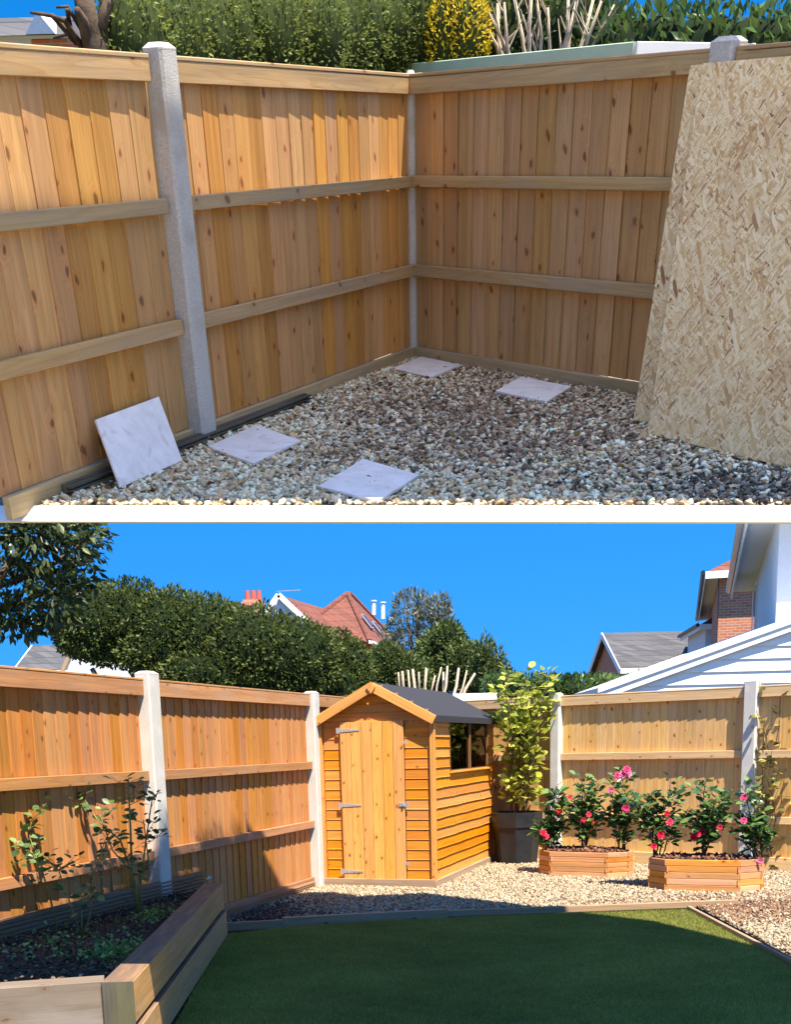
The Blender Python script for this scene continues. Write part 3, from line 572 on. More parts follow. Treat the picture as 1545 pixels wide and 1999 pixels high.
k = RNG.random(n) < np.clip(1.15 - np.linalg.norm((P2 - s2) / [1.5, .9], axis=1) + wt * .4, 0, .85); c[k] = rr[RNG.integers(0, 4, k.sum())]
tag(inst('gravel', stones('gravel', np.column_stack([P2, RNG.uniform(-.008, .008, n)]), .0165, c * np.array([.68, .62, .53]) * RNG.uniform(.75, 1.1, (n, 1)), M['stone'], False), None, None, L), 'cream gravel around the orange shed and the two planters', 'gravel', kind='stuff')
# --- timber edging between gravel and lawn
ge = 'timber edging boards round the lawn'
def edge(label, a, b, w_=.05, h_=.06, z=.012):
    p, q = L.gz(*a), L.gz(*b); tag(bar('edging_timber', p + Z * z, q + Z * z, w_, h_, M['edging'], None, (0, 0, 1), L), label, 'edging', ge)
edge('short dark edging timber between the raised bed corner and the purple chippings', (440, 1812), (552, 1806), .05, .07, .015)
edge('pale edging timber beside the sunlit corner of the turf, before the shed', (552, 1804), (872, 1787), .06, .08, .02)
edge('long edging timber running from the shed front past the planters', (872, 1785), (1440, 1764), .05, .055, .012)
edge('thin edging timber running along the side of the lawn below the planters', (1345, 1774), (1700, 1962), .03, .05, .005)
# --- fences and posts
gl_, gr_, gq = 'close-board panels of the garden fence', 'close-board panels of the garden fence', 'concrete posts of the garden fence'
lm3 = (M['l_board'], M['l_rail'], M['l_gboard']); rm3 = (M['l_board_r'], M['l_rail_r'], M['l_rail_r'])
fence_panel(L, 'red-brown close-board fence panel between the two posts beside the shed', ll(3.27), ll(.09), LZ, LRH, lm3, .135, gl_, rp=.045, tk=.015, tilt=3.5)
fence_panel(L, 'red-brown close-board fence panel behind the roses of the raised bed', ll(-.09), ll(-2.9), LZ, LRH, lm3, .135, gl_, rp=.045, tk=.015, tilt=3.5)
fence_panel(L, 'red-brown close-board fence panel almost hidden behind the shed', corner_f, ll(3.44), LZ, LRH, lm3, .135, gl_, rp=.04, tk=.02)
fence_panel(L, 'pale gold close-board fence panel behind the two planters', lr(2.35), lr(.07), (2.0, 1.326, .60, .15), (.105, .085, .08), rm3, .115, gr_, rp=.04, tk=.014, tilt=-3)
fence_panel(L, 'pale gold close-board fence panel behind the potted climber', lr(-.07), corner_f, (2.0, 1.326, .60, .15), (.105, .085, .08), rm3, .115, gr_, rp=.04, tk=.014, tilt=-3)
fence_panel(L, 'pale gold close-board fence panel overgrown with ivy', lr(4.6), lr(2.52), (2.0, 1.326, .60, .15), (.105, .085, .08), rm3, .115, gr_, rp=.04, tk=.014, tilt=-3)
post(L, 'concrete fence post behind the tallest rose bush', ll(0), -LD, .17, .13, 2.05, M['concrete_l'], gq, .03)
post(L, 'concrete fence post close beside the front of the shed', ll(3.355), -LD, .16, .12, 2.02, M['concrete_l'], gq, .03)
post(L, 'pale concrete fence post behind the potted climber', lr(0), -LE, .13, .12, 2.03, M['concrete_l'], gq, .03)
post(L, 'pale concrete fence post wrapped in ivy beside the planters', lr(2.44), -LE, .15, .13, 2.06, M['concrete_l'], gq, .03)
grooved(L, 'decking_board', 'brown grooved decking board along the fence foot between bed and shed', ll(3.2) - LO_L * .03, ll(.9) - LO_L * .03, -.02, .075, .035, M['deck'], ribs=5)
# --- raised bed
zs_ = .43; hb = zs_ / 2; SOIL = .33
n0, n1 = L.gz(202, 1909, zs_), L.gz(260, 1913, zs_); f0, f1 = L.gz(396, 1727, zs_), L.gz(432, 1722, zs_)
bdir = ((f1 - n1) + (f0 - n0)) / 2; bdir.z = 0; bdir.normalize(); sw = .15; side = Vector((bdir.y, -bdir.x, 0))
r0 = n1; r1 = n1 + bdir * (f1 - n1).length; print('bed', (f1 - n1).length, (n1 - n0).length)
t = thing('raised_bed', 'raised flower bed walled with stacked oak sleepers', 'raised bed', Matrix.Translation((r0.x, r0.y, 0)), L); ob = Matrix.Translation((-r0.x, -r0.y, 0))
cl_ = lambda p, z: ob @ Vector((p.x, p.y, z))
for k, (zc, dx) in enumerate(((hb * .5 - .003, .018), (hb * 1.5 + .003, 0))):
    a = r0 - side * (sw / 2 - dx); b = r1 - side * (sw / 2 - dx)
    o = bar('sleeper', cl_(a, zc), cl_(b, zc), sw, hb - .016, M['sleeper'], t)
MB().box(-.145, -.001, -.004, .0, .005, zs_ - .005).obj('end_grain', M['deck_dark'], t, axes((0, 0, 0), side, bdir, Z))
bw = -side                                                  # front sleepers run to the left of the picture
fa = r0 - side * (sw + .004) + bdir * .09
for zc in (hb * .5, hb * 1.5): bar('sleeper', cl_(fa, zc), cl_(fa + bw * 2.2 - bdir * .45, zc), sw, hb - .006, M['sleeper_old'], t)
fb = r1 - side * (sw + .004)
bed = [r0 - side * sw + bdir * .1, r1 - side * sw, ll(.55), ll(-3.0) , fa + bw * 2.2 - bdir * .4]
bedl = [cl_(p, 0) for p in bed]
P2 = sample_poly([(p.x, p.y) for p in bedl], 4)
gx = np.linspace(min(p.x for p in bedl), max(p.x for p in bedl), 70); gy_ = np.linspace(min(p.y for p in bedl), max(p.y for p in bedl), 110)
XX, YY = np.meshgrid(gx, gy_); ZZ = SOIL + .018 * np.sin(XX * 9 + 2 * np.sin(YY * 5)) * np.sin(YY * 8) + RNG.normal(0, .008, XX.shape)
ok = inpoly(XX.ravel(), YY.ravel(), [(p.x, p.y) for p in bedl]).reshape(XX.shape); idx = np.arange(XX.size).reshape(XX.shape)
qd = [(idx[i, j], idx[i, j + 1], idx[i + 1, j + 1], idx[i + 1, j]) for i in range(109) for j in range(69) if ok[i:i + 2, j:j + 2].any()]
inst('soil', nmesh('soil', np.column_stack([XX.ravel(), YY.ravel(), ZZ.ravel()]), np.array(qd), M['soil'], None, True), t)
gb = 'grooved boards at the back of the raised bed'
grooved(L, 'decking_board', 'brown grooved decking board standing behind the roses in the raised bed', ll(.62) - LO_L * .07, ll(-2.9) - LO_L * .07, .27, .47, .03, M['deck'], group=gb, ribs=7)
# weeds and debris on the bed
def weeds(label, u, v, sp, n, ln):
    c_ = L.gz(u, v, SOIL); P = np.array(c_) + RNG.normal(size=(n, 3)) * np.array([sp, sp * 1.6, 0]); P[:, 2] = SOIL + np.abs(RNG.normal(0, .03, n)) + .01
    D = np.column_stack([RNG.normal(size=(n, 2)), RNG.uniform(.1, .9, n)]); o = inst('weeds', leaves('weeds', P - np.array([c_.x, c_.y, 0]), D, ln, .6, M['weed'], RNG.random(n)), None, Matrix.Translation((c_.x, c_.y, 0)), L)
    tag(o, label, 'weeds', kind='stuff')
weeds('low green weeds beside the front sleeper of the raised bed', 230, 1868, .10, 420, .035)
weeds('low green weeds between the tall rose and the oak sleeper', 305, 1795, .085, 200, .035)
weeds('low green weeds round the feet of the small roses', 115, 1850, .22, 220, .032)
P2 = sample_poly([(p.x, p.y) for p in bed], 2600); n = len(P2)
tag(inst('soil_crumbs', stones('soil_crumbs', np.column_stack([P2, SOIL + RNG.uniform(0, .03, n)]), .014, np.array([(.05, .033, .022), (.11, .07, .045), (.17, .12, .08), (.28, .22, .16)])[RNG.choice(4, n, p=[.4, .35, .2, .05])], M['stone'], False), None, None, L), 'dark clods and bark crumbs on the raised bed soil', 'soil', kind='stuff')
tag(inst('stone', stones('stone', np.array([[0, 0, .03]]), .055, np.array([(.45, .44, .42)]), M['stone']), None, Matrix.Translation(L.gz(408, 1722, zs_)), L), 'small pale stone on the far end of the oak sleeper', 'stone')
# ================================================================== the shed
SW, SL, SE, SA = 1.219, 2.80, 1.755, 2.075; sa = .3172
sx, sy = Vector((math.cos(sa), -math.sin(sa), 0)), Vector((math.sin(sa), math.cos(sa), 0)); sg = Vector((.4282, 11.7829, 0)); so = sg - sx * SW
smat = axes(so, sx, sy, Z); si = smat.inverted()
S = thing('garden_shed', 'orange timber garden shed with black felt roof and side window', 'shed', smat, L)
def hit_side(u, v): return si @ L.pl(u, v, sg, sx)          # pixel -> right side wall, shed coordinates
def hit_front(u, v): return si @ L.pl(u, v, sg, sy)
dl, dr_ = .225, .925; db, dt = .085, 1.72
def lap(name, p, q, h_, mat, parent, out, wav=0.0, t1=.020, t0=.006):
    """lap board from p to q: thick at its bottom edge, out = outward direction; waney lower edge when wav > 0"""
    p, q = Vector(p), Vector(q); l = (q - p).length; k = 14 if wav else 1; rings = []; ph = random.uniform(0, 9)
    for i in range(k + 1):
        z = l * i / k; dz = wav * (math.sin(z * 5 + ph) + .6 * math.sin(z * 11 + 2 * ph)) if wav else 0
        rings.append([(-t1 * 0, -dz * 0, z), (t1, -.012 + dz, z), (t1 - .004, -.004 + dz, z), (t0, h_ + .012, z), (0, h_ + .012, z)])
    d = (q - p).normalized(); o_ = Vector(out)
    rings = rings if (Z.cross(d)).dot(o_) * 1 > 0 else rings
    return MB().loft(rings).obj(name, mat, parent, axes(p, o_, Z, d))
bh = .105
fwall = MB().box(0, SW, .012, .03, .06, SE).poly([(0, .012, SE), (SW, .012, SE), (SW / 2, .012, SA), (0, .03, SE), (SW, .03, SE), (SW / 2, .03, SA)], [(0, 1, 2), (5, 4, 3), (0, 2, 5, 3), (1, 4, 5, 2)]).obj('front_wall', M['shed'], S)
nb = 16
for i in range(nb):
    z = .09 + i * bh
    if z + bh < dt + .03:
        lap('cladding_board', (.035, .012, z), (dl - .004, .012, z), bh, M['shed'], fwall, (0, -1, 0), 0.0, .013); lap('cladding_board', (dr_ + .004, .012, z), (SW - .03, .012, z), bh, M['shed'], fwall, (0, -1, 0), 0.0, .013)
for i in range(4):
    z = dt + .012 + i * .085; ww = max(.0, (SA - z - .04) / (SA - SE) * SW / 2) if z > SE - .05 else SW / 2 - .03
    ww = min(ww, SW / 2 - .03)
    if ww > .06: lap('cladding_board', (SW / 2 - ww, .012, z), (SW / 2 + ww, .012, z), .085, M['shed'], fwall, (0, -1, 0))
# right wall with window opening
wa, wb = hit_side(877, 1397), hit_side(952, 1402); wz0 = hit_side(877, 1503).z; wz1 = SE - .02; wy0, wy1 = wa.y, wb.y; print('window', wy0, wy1, wz0, wz1)
wy0, wy1 = max(.45, wy0), min(SL - .35, wy1)
mb = MB(); x0, x1 = SW - .022, SW - .006
mb.box(x0, x1, 0, wy0, .06, SE).box(x0, x1, wy1, SL, .06, SE).box(x0, x1, wy0, wy1, .06, wz0)
rw = mb.obj('side_wall', M['shed'], S)
for i in range(nb):
    z = .09 + i * bh
    segs = [(.03, SL - .03)] if z + bh < wz0 + .03 else [(.03, wy0 - .03), (wy1 + .03, SL - .03)]
    for a, b in segs: lap('cladding_board', (SW - .006, a, z), (SW - .006, b, z), bh, M['shed'], rw, (1, 0, 0), .0024, .022)
MB().box(.0, .018, 0, SL, .06, SE).obj('side_wall', M['shed'], S); MB().box(0, SW, SL - .02, SL, .06, SE).obj('back_wall', M['shed_dark'], S)
MB().box(.03, SW - .03, .04, SL - .03, .05, .07).obj('shed_floor', M['shed_dark'], S)

win = MB().box(SW - .03, SW + .012, wy0 - .03, wy1 + .03, wz0 - .03, wz0).box(SW - .03, SW + .012, wy0 - .03, wy0, wz0, wz1).box(SW - .03, SW + .012, wy1, wy1 + .03, wz0, wz1).box(SW - .03, SW + .012, wy0, wy1, wz1 - .02, wz1).box(SW - .03, SW + .014, (wy0 + wy1) / 2 - .02, (wy0 + wy1) / 2 + .02, wz0, wz1 - .02).obj('window', M['shed_dark'], S)
for a, b in ((wy0, (wy0 + wy1) / 2 - .02), ((wy0 + wy1) / 2 + .02, wy1)): MB().box(SW - .012, SW - .008, a + .001, b - .001, wz0 + .001, wz1 - .021).obj('pane', M['glass'], win)
bar('sill', (SW + .022, wy0 - .05, wz0 - .022), (SW + .022, wy1 + .05, wz0 - .022), .035, .022, M['shed_trim'], win)
for i in range(7):                                          # things stored inside, dimly seen
    y = wy0 + .1 + i * (wy1 - wy0 - .2) / 6; bar('shelf_batten', (SW - .35, y, wz0 - .1), (SW - .33, y + .08, wz0 + random.uniform(.15, .5)), .04, .09, M['l_rail_r'] if i % 2 else M['pale_green'], S)
# corner trims, base skirting
for x in (-.012, SW + .002): bar('corner_trim', (x + .006, -.012, .05), (x + .006, -.012, SE + .01), .05, .03, M['shed_trim'], S, (0, 1, 0))
bar('corner_trim', (SW + .022, .02, .05), (SW + .022, .02, SE), .02, .045, M['shed_trim'], S, (0, 1, 0))
bar('skirting', (-.01, -.022, .035), (SW + .03, -.022, .035), .03, .10, M['edging'], S); bar('skirting', (SW + .02, -.005, .03), (SW + .02, SL, .03), .03, .09, M['edging'], S)
# door
D_ = MB().box(dl, dr_, -.012, .008, db, dt).obj('door', M['shed_dark'], S); k = 6; bwid = (dr_ - dl) / k
for i in range(k): bar('door_board', (dl + bwid * (i + .5), -.020, db), (dl + bwid * (i + .5), -.020, dt), bwid - .004, .016, M['shed_door'], D_, (0, 1, 0))
for zz in (.16, .86, 1.635):
    h_ = MB().box(dl - .035, dl + .0, -.033, -.029, zz - .03, zz + .03).poly([(dl, -.033, zz - .018), (dl + .22, -.033, zz - .007), (dl + .22, -.033, zz + .007), (dl, -.033, zz + .018), (dl, -.029, zz - .018), (dl + .22, -.029, zz - .007), (dl + .22, -.029, zz + .007), (dl, -.029, zz + .018)], [(3, 2, 1, 0), (4, 5, 6, 7), (0, 1, 5, 4), (1, 2, 6, 5), (2, 3, 7, 6)])
    h_.obj('hinge', M['steel'], D_)
MB().box(dr_ - .06, dr_ + .05, -.036, -.030, .845, .885).box(dr_ - .02, dr_ - .005, -.05, -.036, .85, .88).obj('latch', M['steel'], D_)
for zz in (1.50, .25): MB().box(dr_ + .0, dr_ + .035, -.028, -.022, zz - .015, zz + .015).obj('turn_button', M['steel'], D_)
# roof: two felted slopes with overhang, barge boards
ov, fo, th = .055, .07, .016; sl_ = (SA - SE) / (SW / 2); ez = SE - ov * sl_ + .02; az_ = SA + .02
rf = MB()
for sgn in (-1, 1):
    xe = SW / 2 + sgn * (SW / 2 + ov); q = [(SW / 2, -fo, az_), (xe, -fo, ez), (xe, SL + .05, ez), (SW / 2, SL + .05, az_)]
    rf.loft([[(a, b, c_ + dz) for a, b, c_ in q] for dz in (0, th)])
    rf.box(min(xe, xe + sgn * .006), max(xe, xe + sgn * .006), -fo, SL + .05, ez - .05, ez + th)
ro = rf.obj('roof', M['felt'], S)
for sgn in (-1, 1):
    xe = SW / 2 + sgn * (SW / 2 + ov); bar('barge_board', (SW / 2, -fo - .010, az_ - .032), (xe, -fo - .010, ez - .032), .016, .095, M['shed_trim'], ro, (0, 0, 1))
MB().poly([(SW / 2 + dx, y, az_ + dz) for y in (-fo - .02, -fo - .034) for dx, dz in ((0, .02), (.05, -.035), (0, -.10), (-.05, -.035))], [(3, 2, 1, 0), (4, 5, 6, 7), (0, 1, 5, 4), (1, 2, 6, 5), (2, 3, 7, 6), (3, 0, 4, 7)]).obj('finial', M['shed_trim'], ro)
# ================================================================== pots, planters and plants of the lower garden
def leaf_mesh(l, wd, mat, bend=.12):
    pts = [(0, 0, 0)]; 
    for f, k in ((.25, .75), (.55, 1.0), (.82, .62)): pts += [(-wd * k / 2, l * f, .05 * l * k - bend * l * f * f), (0, l * f, -bend * l * f * f), (wd * k / 2, l * f, .05 * l * k - bend * l * f * f)]
    pts.append((0, l, -bend * l))
    f = [(0, 2, 1), (0, 3, 2), (1, 2, 5, 4), (2, 3, 6, 5), (4, 5, 8, 7), (5, 6, 9, 8), (7, 8, 10), (8, 9, 10)]
    return nmesh('leaf', pts, f, mat, None, True)
def leaf_at(me, parent, p, d, roll=None, s=1.0):
    d = Vector(d).normalized(); up = Vector((random.uniform(-.5, .5), random.uniform(-.9, .1), 1)); x = d.cross(up)
    if x.length < .1: x = d.cross(Vector((1, 0, 0)))
    x.normalize(); return inst('leaf', me, parent, axes(p, x, d, x.cross(d)) @ Matrix.Scale(s, 4))
def flower_mesh(r, mat):
    mb = MB()
    for ring, (k, rr, tilt) in enumerate(((7, 1.0, .35), (6, .72, .8), (4, .42, 1.15))):
        for i in range(k):
            a = 2 * math.pi * i / k + ring * .5; m = Matrix.Rotation(a, 4, 'Z') @ Matrix.Rotation(-tilt, 4, 'Y')
            mb.poly([(0, -.10 * r, 0), (.55 * r * rr, -.36 * r * rr, .05 * r), (r * rr, -.16 * r, .0), (r * rr, .16 * r, .0), (.55 * r * rr, .36 * r * rr, .05 * r), (0, .10 * r, 0)], [(0, 1, 4, 5), (1, 2, 3, 4)], m)
    return mb.mesh('flower', mat, True)
def shrub(name, label, cat, base, stems, leafs, nleaf, mats, group=None, flowers=(), fm=None, stemr=.007, stem_mat='bark', out=.5, lr_=(.75, 1.25), extra=0, emat=None, eln=.1):
    """stems: polylines in world metres; leaves sit along the upper stems; flowers: world points"""
    base = Vector(base); t = thing(name, label, cat, Matrix.Translation(base), L, group); tot = sum(sum((b - a).length for a, b in zip(st, st[1:])) * wt for st, r, wt, f0 in stems)
    for st, r, wt, f0 in stems:
        q = [p - base for p in st]; MB().tube(q, list(np.linspace(r, r * .45, len(q))), 6).obj('stem', M[stem_mat], t, smooth=True)
        ln = sum((b - a).length for a, b in zip(q, q[1:])); k = int(nleaf * ln * wt / max(tot, 1e-6))
        for i in range(k):
            f = random.uniform(f0, 1.0); g = f * (len(q) - 1); j = min(int(g), len(q) - 2); p = q[j].lerp(q[j + 1], g - j)
            az = random.uniform(0, 2 * math.pi); d = Vector((math.cos(az), math.sin(az), random.uniform(-.35, .9)))
            pk = d * random.uniform(.0, out * .1); leaf_at(random.choice(leafs), t, p + pk, d, None, random.uniform(*lr_))
    if extra:
        P, D = [], []
        for st, r, wt, f0 in stems:
            for i in range(max(1, int(extra / len(stems)))):
                g = random.uniform(f0, 1.0) * (len(st) - 1); j = min(int(g), len(st) - 2); az = random.uniform(0, 2 * math.pi); d = Vector((math.cos(az), math.sin(az), random.uniform(-.3, .8)))
                P.append(st[j].lerp(st[j + 1], g - j) - base + d * random.uniform(0, out * .1)); D.append(d)
        inst('foliage', leaves('foliage', np.array(P), np.array(D), eln, .55, M[emat], RNG.random(len(P))), t)['kind'] = 'stuff'
    for p, me in flowers:
        dd = Vector((random.uniform(-.6, .6), -1, random.uniform(.0, .7))).normalized(); x = dd.cross(Z).normalized()
        inst('flower', me, t, axes(Vector(p) - base, x, dd.cross(x) * 1, dd))
    return t
def wander(p, q, k=5, amp=.04, sag=0.0):
    p, q = Vector(p), Vector(q); out = []
    for i in range(k + 1):
        f = i / k; out.append(p.lerp(q, f) + Vector((random.gauss(0, amp), random.gauss(0, amp), random.gauss(0, amp * .4))) * math.sin(math.pi * min(1, f * .9)))
    return out
# black pot with climber
pc = L.gz(1013, 1686) + Vector((0, .20, 0)); ptop = L.gy(1013, 1584, pc.y).z; pr_ = (1060 - 968) / 2 / FPX * pc.y * 1.06; pb_ = pr_ * .80
t = thing('plant_pot', 'tall black faceted plastic pot holding the climber beside the shed', 'plant pot', Matrix.Translation((pc.x, pc.y, 0)), L)
oct_ = lambda r, z: [(r * math.cos(a), r * math.sin(a), z) for a in [math.pi / 8 + .25 + i * math.pi / 4 for i in range(8)]]
MB().loft([oct_(pb_, 0), oct_(pb_ + (pr_ - pb_) * .75, ptop * .70)]).obj('body', M['black_plastic'], t)
MB().loft([oct_(pr_ * .965, ptop * .70), oct_(pr_, ptop * .72), oct_(pr_ * 1.03, ptop), oct_(pr_ * .95, ptop), oct_(pr_ * .93, ptop * .9)], False).obj('rim', M['black_plastic'], t)
MB().loft([oct_(pr_ * .94, ptop * .88), oct_(pr_ * .92, ptop * .90)]).obj('soil', M['soil'], t)
cl = [leaf_mesh(l, l * .62, M['climber']) for l in (.10, .125, .145)]
st = []
for i in range(13):
    u1 = random.uniform(955, 1075); v1 = random.uniform(1300, 1420); p0 = Vector((pc.x + random.uniform(-.10, .10), pc.y + random.uniform(-.1, .1), ptop * .88))
    st.append((wander(p0, L.gy(u1, v1, pc.y + random.uniform(-.22, .2)), 7, .05), .007, 1.0, .12))
for i in range(9):
    p0 = L.gy(random.uniform(985, 1050), random.uniform(1380, 1480), pc.y); st.append((wander(p0, L.gy(random.uniform(945, 1085), random.uniform(1330, 1440), pc.y + random.uniform(-.2, .2)), 4, .03), .004, 1.2, .1))
shrub('climber', 'tall yellow-green leafy climber growing out of the black pot', 'plant', (pc.x, pc.y, ptop * .88), st, cl, 290, None, stem_mat='bark', out=1.0, extra=620, emat='climber_mass', eln=.115)
# planters
def planter(label, fL, fR, sL, sR, dep, topz, group):
    """octagonal trough: front corners fL, fR and side corners sL, sR on the ground, back by symmetry"""
    a, b, c_, d_ = (Vector((*p[:2], 0)) for p in (fL, fR, sL, sR)); my = (a.y + b.y) / 2; a.y = my + .35 * (a.y - my); b.y = my + .35 * (b.y - my); x = (b - a).normalized(); y = Z.cross(x); ctr = (a + b) / 2 + y * dep / 2
    m = axes(ctr, x, y, Z); lf = (b - a).length / 2; ls = lf + .19; cut = .17; print('ends', abs((m.inverted() @ c_).x), abs((m.inverted() @ d_).x), lf)
    t = thing('planter', label, 'planter', m, L, group); h = topz
    ring = [(-lf, -dep / 2), (lf, -dep / 2), (ls, -dep / 2 + cut), (ls, dep / 2 - cut), (lf, dep / 2), (-lf, dep / 2), (-ls, dep / 2 - cut), (-ls, -dep / 2 + cut)]
    k = 5; sh = h / k
    for row in range(k):
        for i in range(8):
            p, q = Vector((*ring[i], 0)), Vector((*ring[(i + 1) % 8], 0)); d = (q - p).normalized(); e_ = .018 if (row + i) % 2 == 0 else -.006
            bar('slat', p - d * e_ + Z * (sh * (row + .5)), q + d * e_ + Z * (sh * (row + .5)), .024, sh - .0035, M['planter'], t)
    MB().loft([[(p[0] * .96, p[1] * .94, z) for p in ring] for z in (h * .3, h * .90)]).obj('soil', M['soil'], t)
    P = sample_poly([(p[0] * .94, p[1] * .92) for p in ring], 900); o = inst('bark_mulch', stones('bark_mulch', np.column_stack([P, h * .9 + np.abs(RNG.normal(.01, .012, len(P))) + .02 * np.cos(P[:, 0] * 2)]), .022, np.array([(.09, .035, .02), (.15, .065, .04), (.05, .022, .014), (.22, .11, .07)])[RNG.integers(0, 4, len(P))], M['stone'], False), t); o['kind'] = 'stuff'
    return t, m, h
gpn = 'long cedar planters on the gravel'
f1_, f2_ = L.gz(1070, 1704), L.gz(1194, 1719); h1 = L.gy(1130, 1663, (f1_.y + f2_.y) / 2).z
T1, m1, h1 = planter('long cedar planter beside the black pot, filled with flowering camellias', f1_, f2_, L.gz(1040, 1692), L.gz(1247, 1709), .50, h1, gpn)
f3_, f4_ = L.gz(1290, 1732), L.gz(1457, 1748); h2 = L.gy(1375, 1678, (f3_.y + f4_.y) / 2).z
T2, m2, h2 = planter('long cedar planter standing before the ivy-covered post', f3_, f4_, L.gz(1256, 1717), L.gz(1500, 1741), .50, h2, gpn)
print('planter', h1, h2, (f2_ - f1_).length)
cml = [leaf_mesh(l, l * .52, M['camellia']) for l in (.075, .095, .115)]
FP, FRd = [flower_mesh(r, M['pink']) for r in (.038, .05)], [flower_mesh(r, M['redpink']) for r in (.034, .044)]
def camellia(label, m, h, lx, tops, nl, fl=(), fmesh=None):
    b0 = m @ Vector((lx, .02, h * .9)); y = b0.y; st = []
    for (u, v) in tops:
        q = L.gy(u, v, y + random.uniform(-.14, .14)); p = b0 + Vector((random.uniform(-.05, .05), random.uniform(-.04, .04), 0)); w_ = wander(p, q, 5, .03); st.append((w_, .009, 1.0, .22))
        for k in range(3):
            a = w_[random.randint(2, 4)]; st.append((wander(a, a + Vector((random.uniform(-.17, .17), random.uniform(-.15, .12), random.uniform(.02, .2))), 2, .01), .005, 1.3, .2))
    fs = [(L.gy(u, v, y - random.uniform(.10, .20)), random.choice(fmesh)) for u, v in fl]
    shrub('camellia', label, 'shrub', b0, st, cml, nl, None, 'camellias in the cedar planters', fs, out=.6, extra=170, emat='camellia_mass', eln=.085)
camellia('camellia with dark red blooms leaning over the pot end of the planter', m1, h1, -.42, [(1075, 1570), (1090, 1545), (1100, 1590), (1062, 1600), (1115, 1560), (1065, 1628)], 280, [(1113, 1556), (1093, 1583), (1061, 1626), (1066, 1633)], FRd)
camellia('camellia with small red blooms in the middle of the pot-side planter', m1, h1, -.02, [(1130, 1510), (1120, 1560), (1150, 1545), (1160, 1580), (1140, 1530), (1165, 1525)], 280, [(1140, 1600), (1157, 1602), (1150, 1590)], FRd)
camellia('tall camellia topped with bright pink blooms', m1, h1, .42, [(1216, 1502), (1200, 1530), (1225, 1550), (1235, 1590), (1190, 1575), (1210, 1560)], 280, [(1224, 1503), (1205, 1515), (1217, 1512), (1193, 1542), (1222, 1578), (1228, 1512)], FP)
camellia('camellia with red buds at the near end of the ivy-side planter', m2, h2, -.50, [(1275, 1545), (1265, 1575), (1310, 1520), (1300, 1560), (1330, 1590), (1258, 1565)], 280, [(1302, 1588), (1290, 1630), (1277, 1652), (1308, 1605)], FRd)
camellia('camellia with crimson blooms in the middle of the ivy-side planter', m2, h2, 0.0, [(1380, 1518), (1365, 1560), (1400, 1560), (1420, 1545), (1350, 1600), (1390, 1590)], 280, [(1363, 1628), (1406, 1615), (1355, 1634), (1372, 1622)], FRd)
camellia('thin camellia with a few pale pink blooms beside the ivy post', m2, h2, .50, [(1455, 1540), (1440, 1580), (1470, 1590), (1485, 1560), (1460, 1620)], 200, [(1453, 1557), (1452, 1602), (1485, 1680)], FP)
# ivy on the right post, dark pot beside it
ivl = [leaf_mesh(l, l * .75, M['ivy']) for l in (.06, .08, .10)]; py = lr(2.44).y - .15; st = []
for i in range(10):
    st.append((wander(L.gy(random.uniform(1470, 1530), 1740, py), L.gy(random.uniform(1480, 1540), random.uniform(1310, 1480), py + random.uniform(-.1, .1)), 8, .05), .006, 1.0, .1))
shrub('ivy', 'yellowing ivy climbing over the pale concrete post beside the planters', 'ivy', (L.gy(1500, 1740, py).x, py, 0), st, ivl, 280, None, out=.9)
# roses in the raised bed
rsl = [leaf_mesh(l, l * .62, M['rose']) for l in (.045, .058, .07)]
def rose(label, base, stems, nl):
    b = L.gz(*base, SOIL); st = []
    for pts, r in stems:
        ys = [b.y + random.uniform(-.05, .05) + .06 * i * random.choice((-1, 1)) for i in range(len(pts))]; q = [b.copy()] + [L.gy(u, v, y) for (u, v), y in zip(pts, ys)]; st.append((q, r, 1.0, .4))
        for k in range(3):
            a = q[-1].lerp(q[-2], random.random()); st.append((wander(a, a + Vector((random.uniform(-.16, .16), random.uniform(-.1, .1), random.uniform(-.06, .14))), 2, .01), .003, 2.0, .2))
    shrub('rose_bush', label, 'rose', b, st, rsl, nl, None, 'roses in the raised bed', stem_mat='cane', out=.5)
rose('tallest rose bush with a long arching cane before the concrete post', (270, 1788), [([(262, 1720), (235, 1640), (190, 1600), (140, 1520)], .010), ([(258, 1720), (255, 1620), (250, 1520)], .011), ([(275, 1720), (285, 1640), (297, 1560)], .009), ([(255, 1700), (220, 1660), (195, 1590)], .008), ([(268, 1730), (290, 1680), (280, 1600)], .008)], 240)
rose('small rose with three upright canes', (160, 1830), [([(160, 1780), (158, 1720)], .007), ([(140, 1770), (115, 1700), (105, 1690)], .006), ([(175, 1790), (185, 1700), (205, 1640)], .006)], 90)
rose('rose with a drooping leafy head beside the fence', (112, 1818), [([(100, 1760), (80, 1690), (60, 1660)], .007), ([(95, 1740), (60, 1640), (52, 1600)], .006)], 110)
rose('small bare rose cane at the edge of the bed', (85, 1800), [([(78, 1760), (70, 1725)], .005), ([(90, 1760), (98, 1720)], .004)], 22)
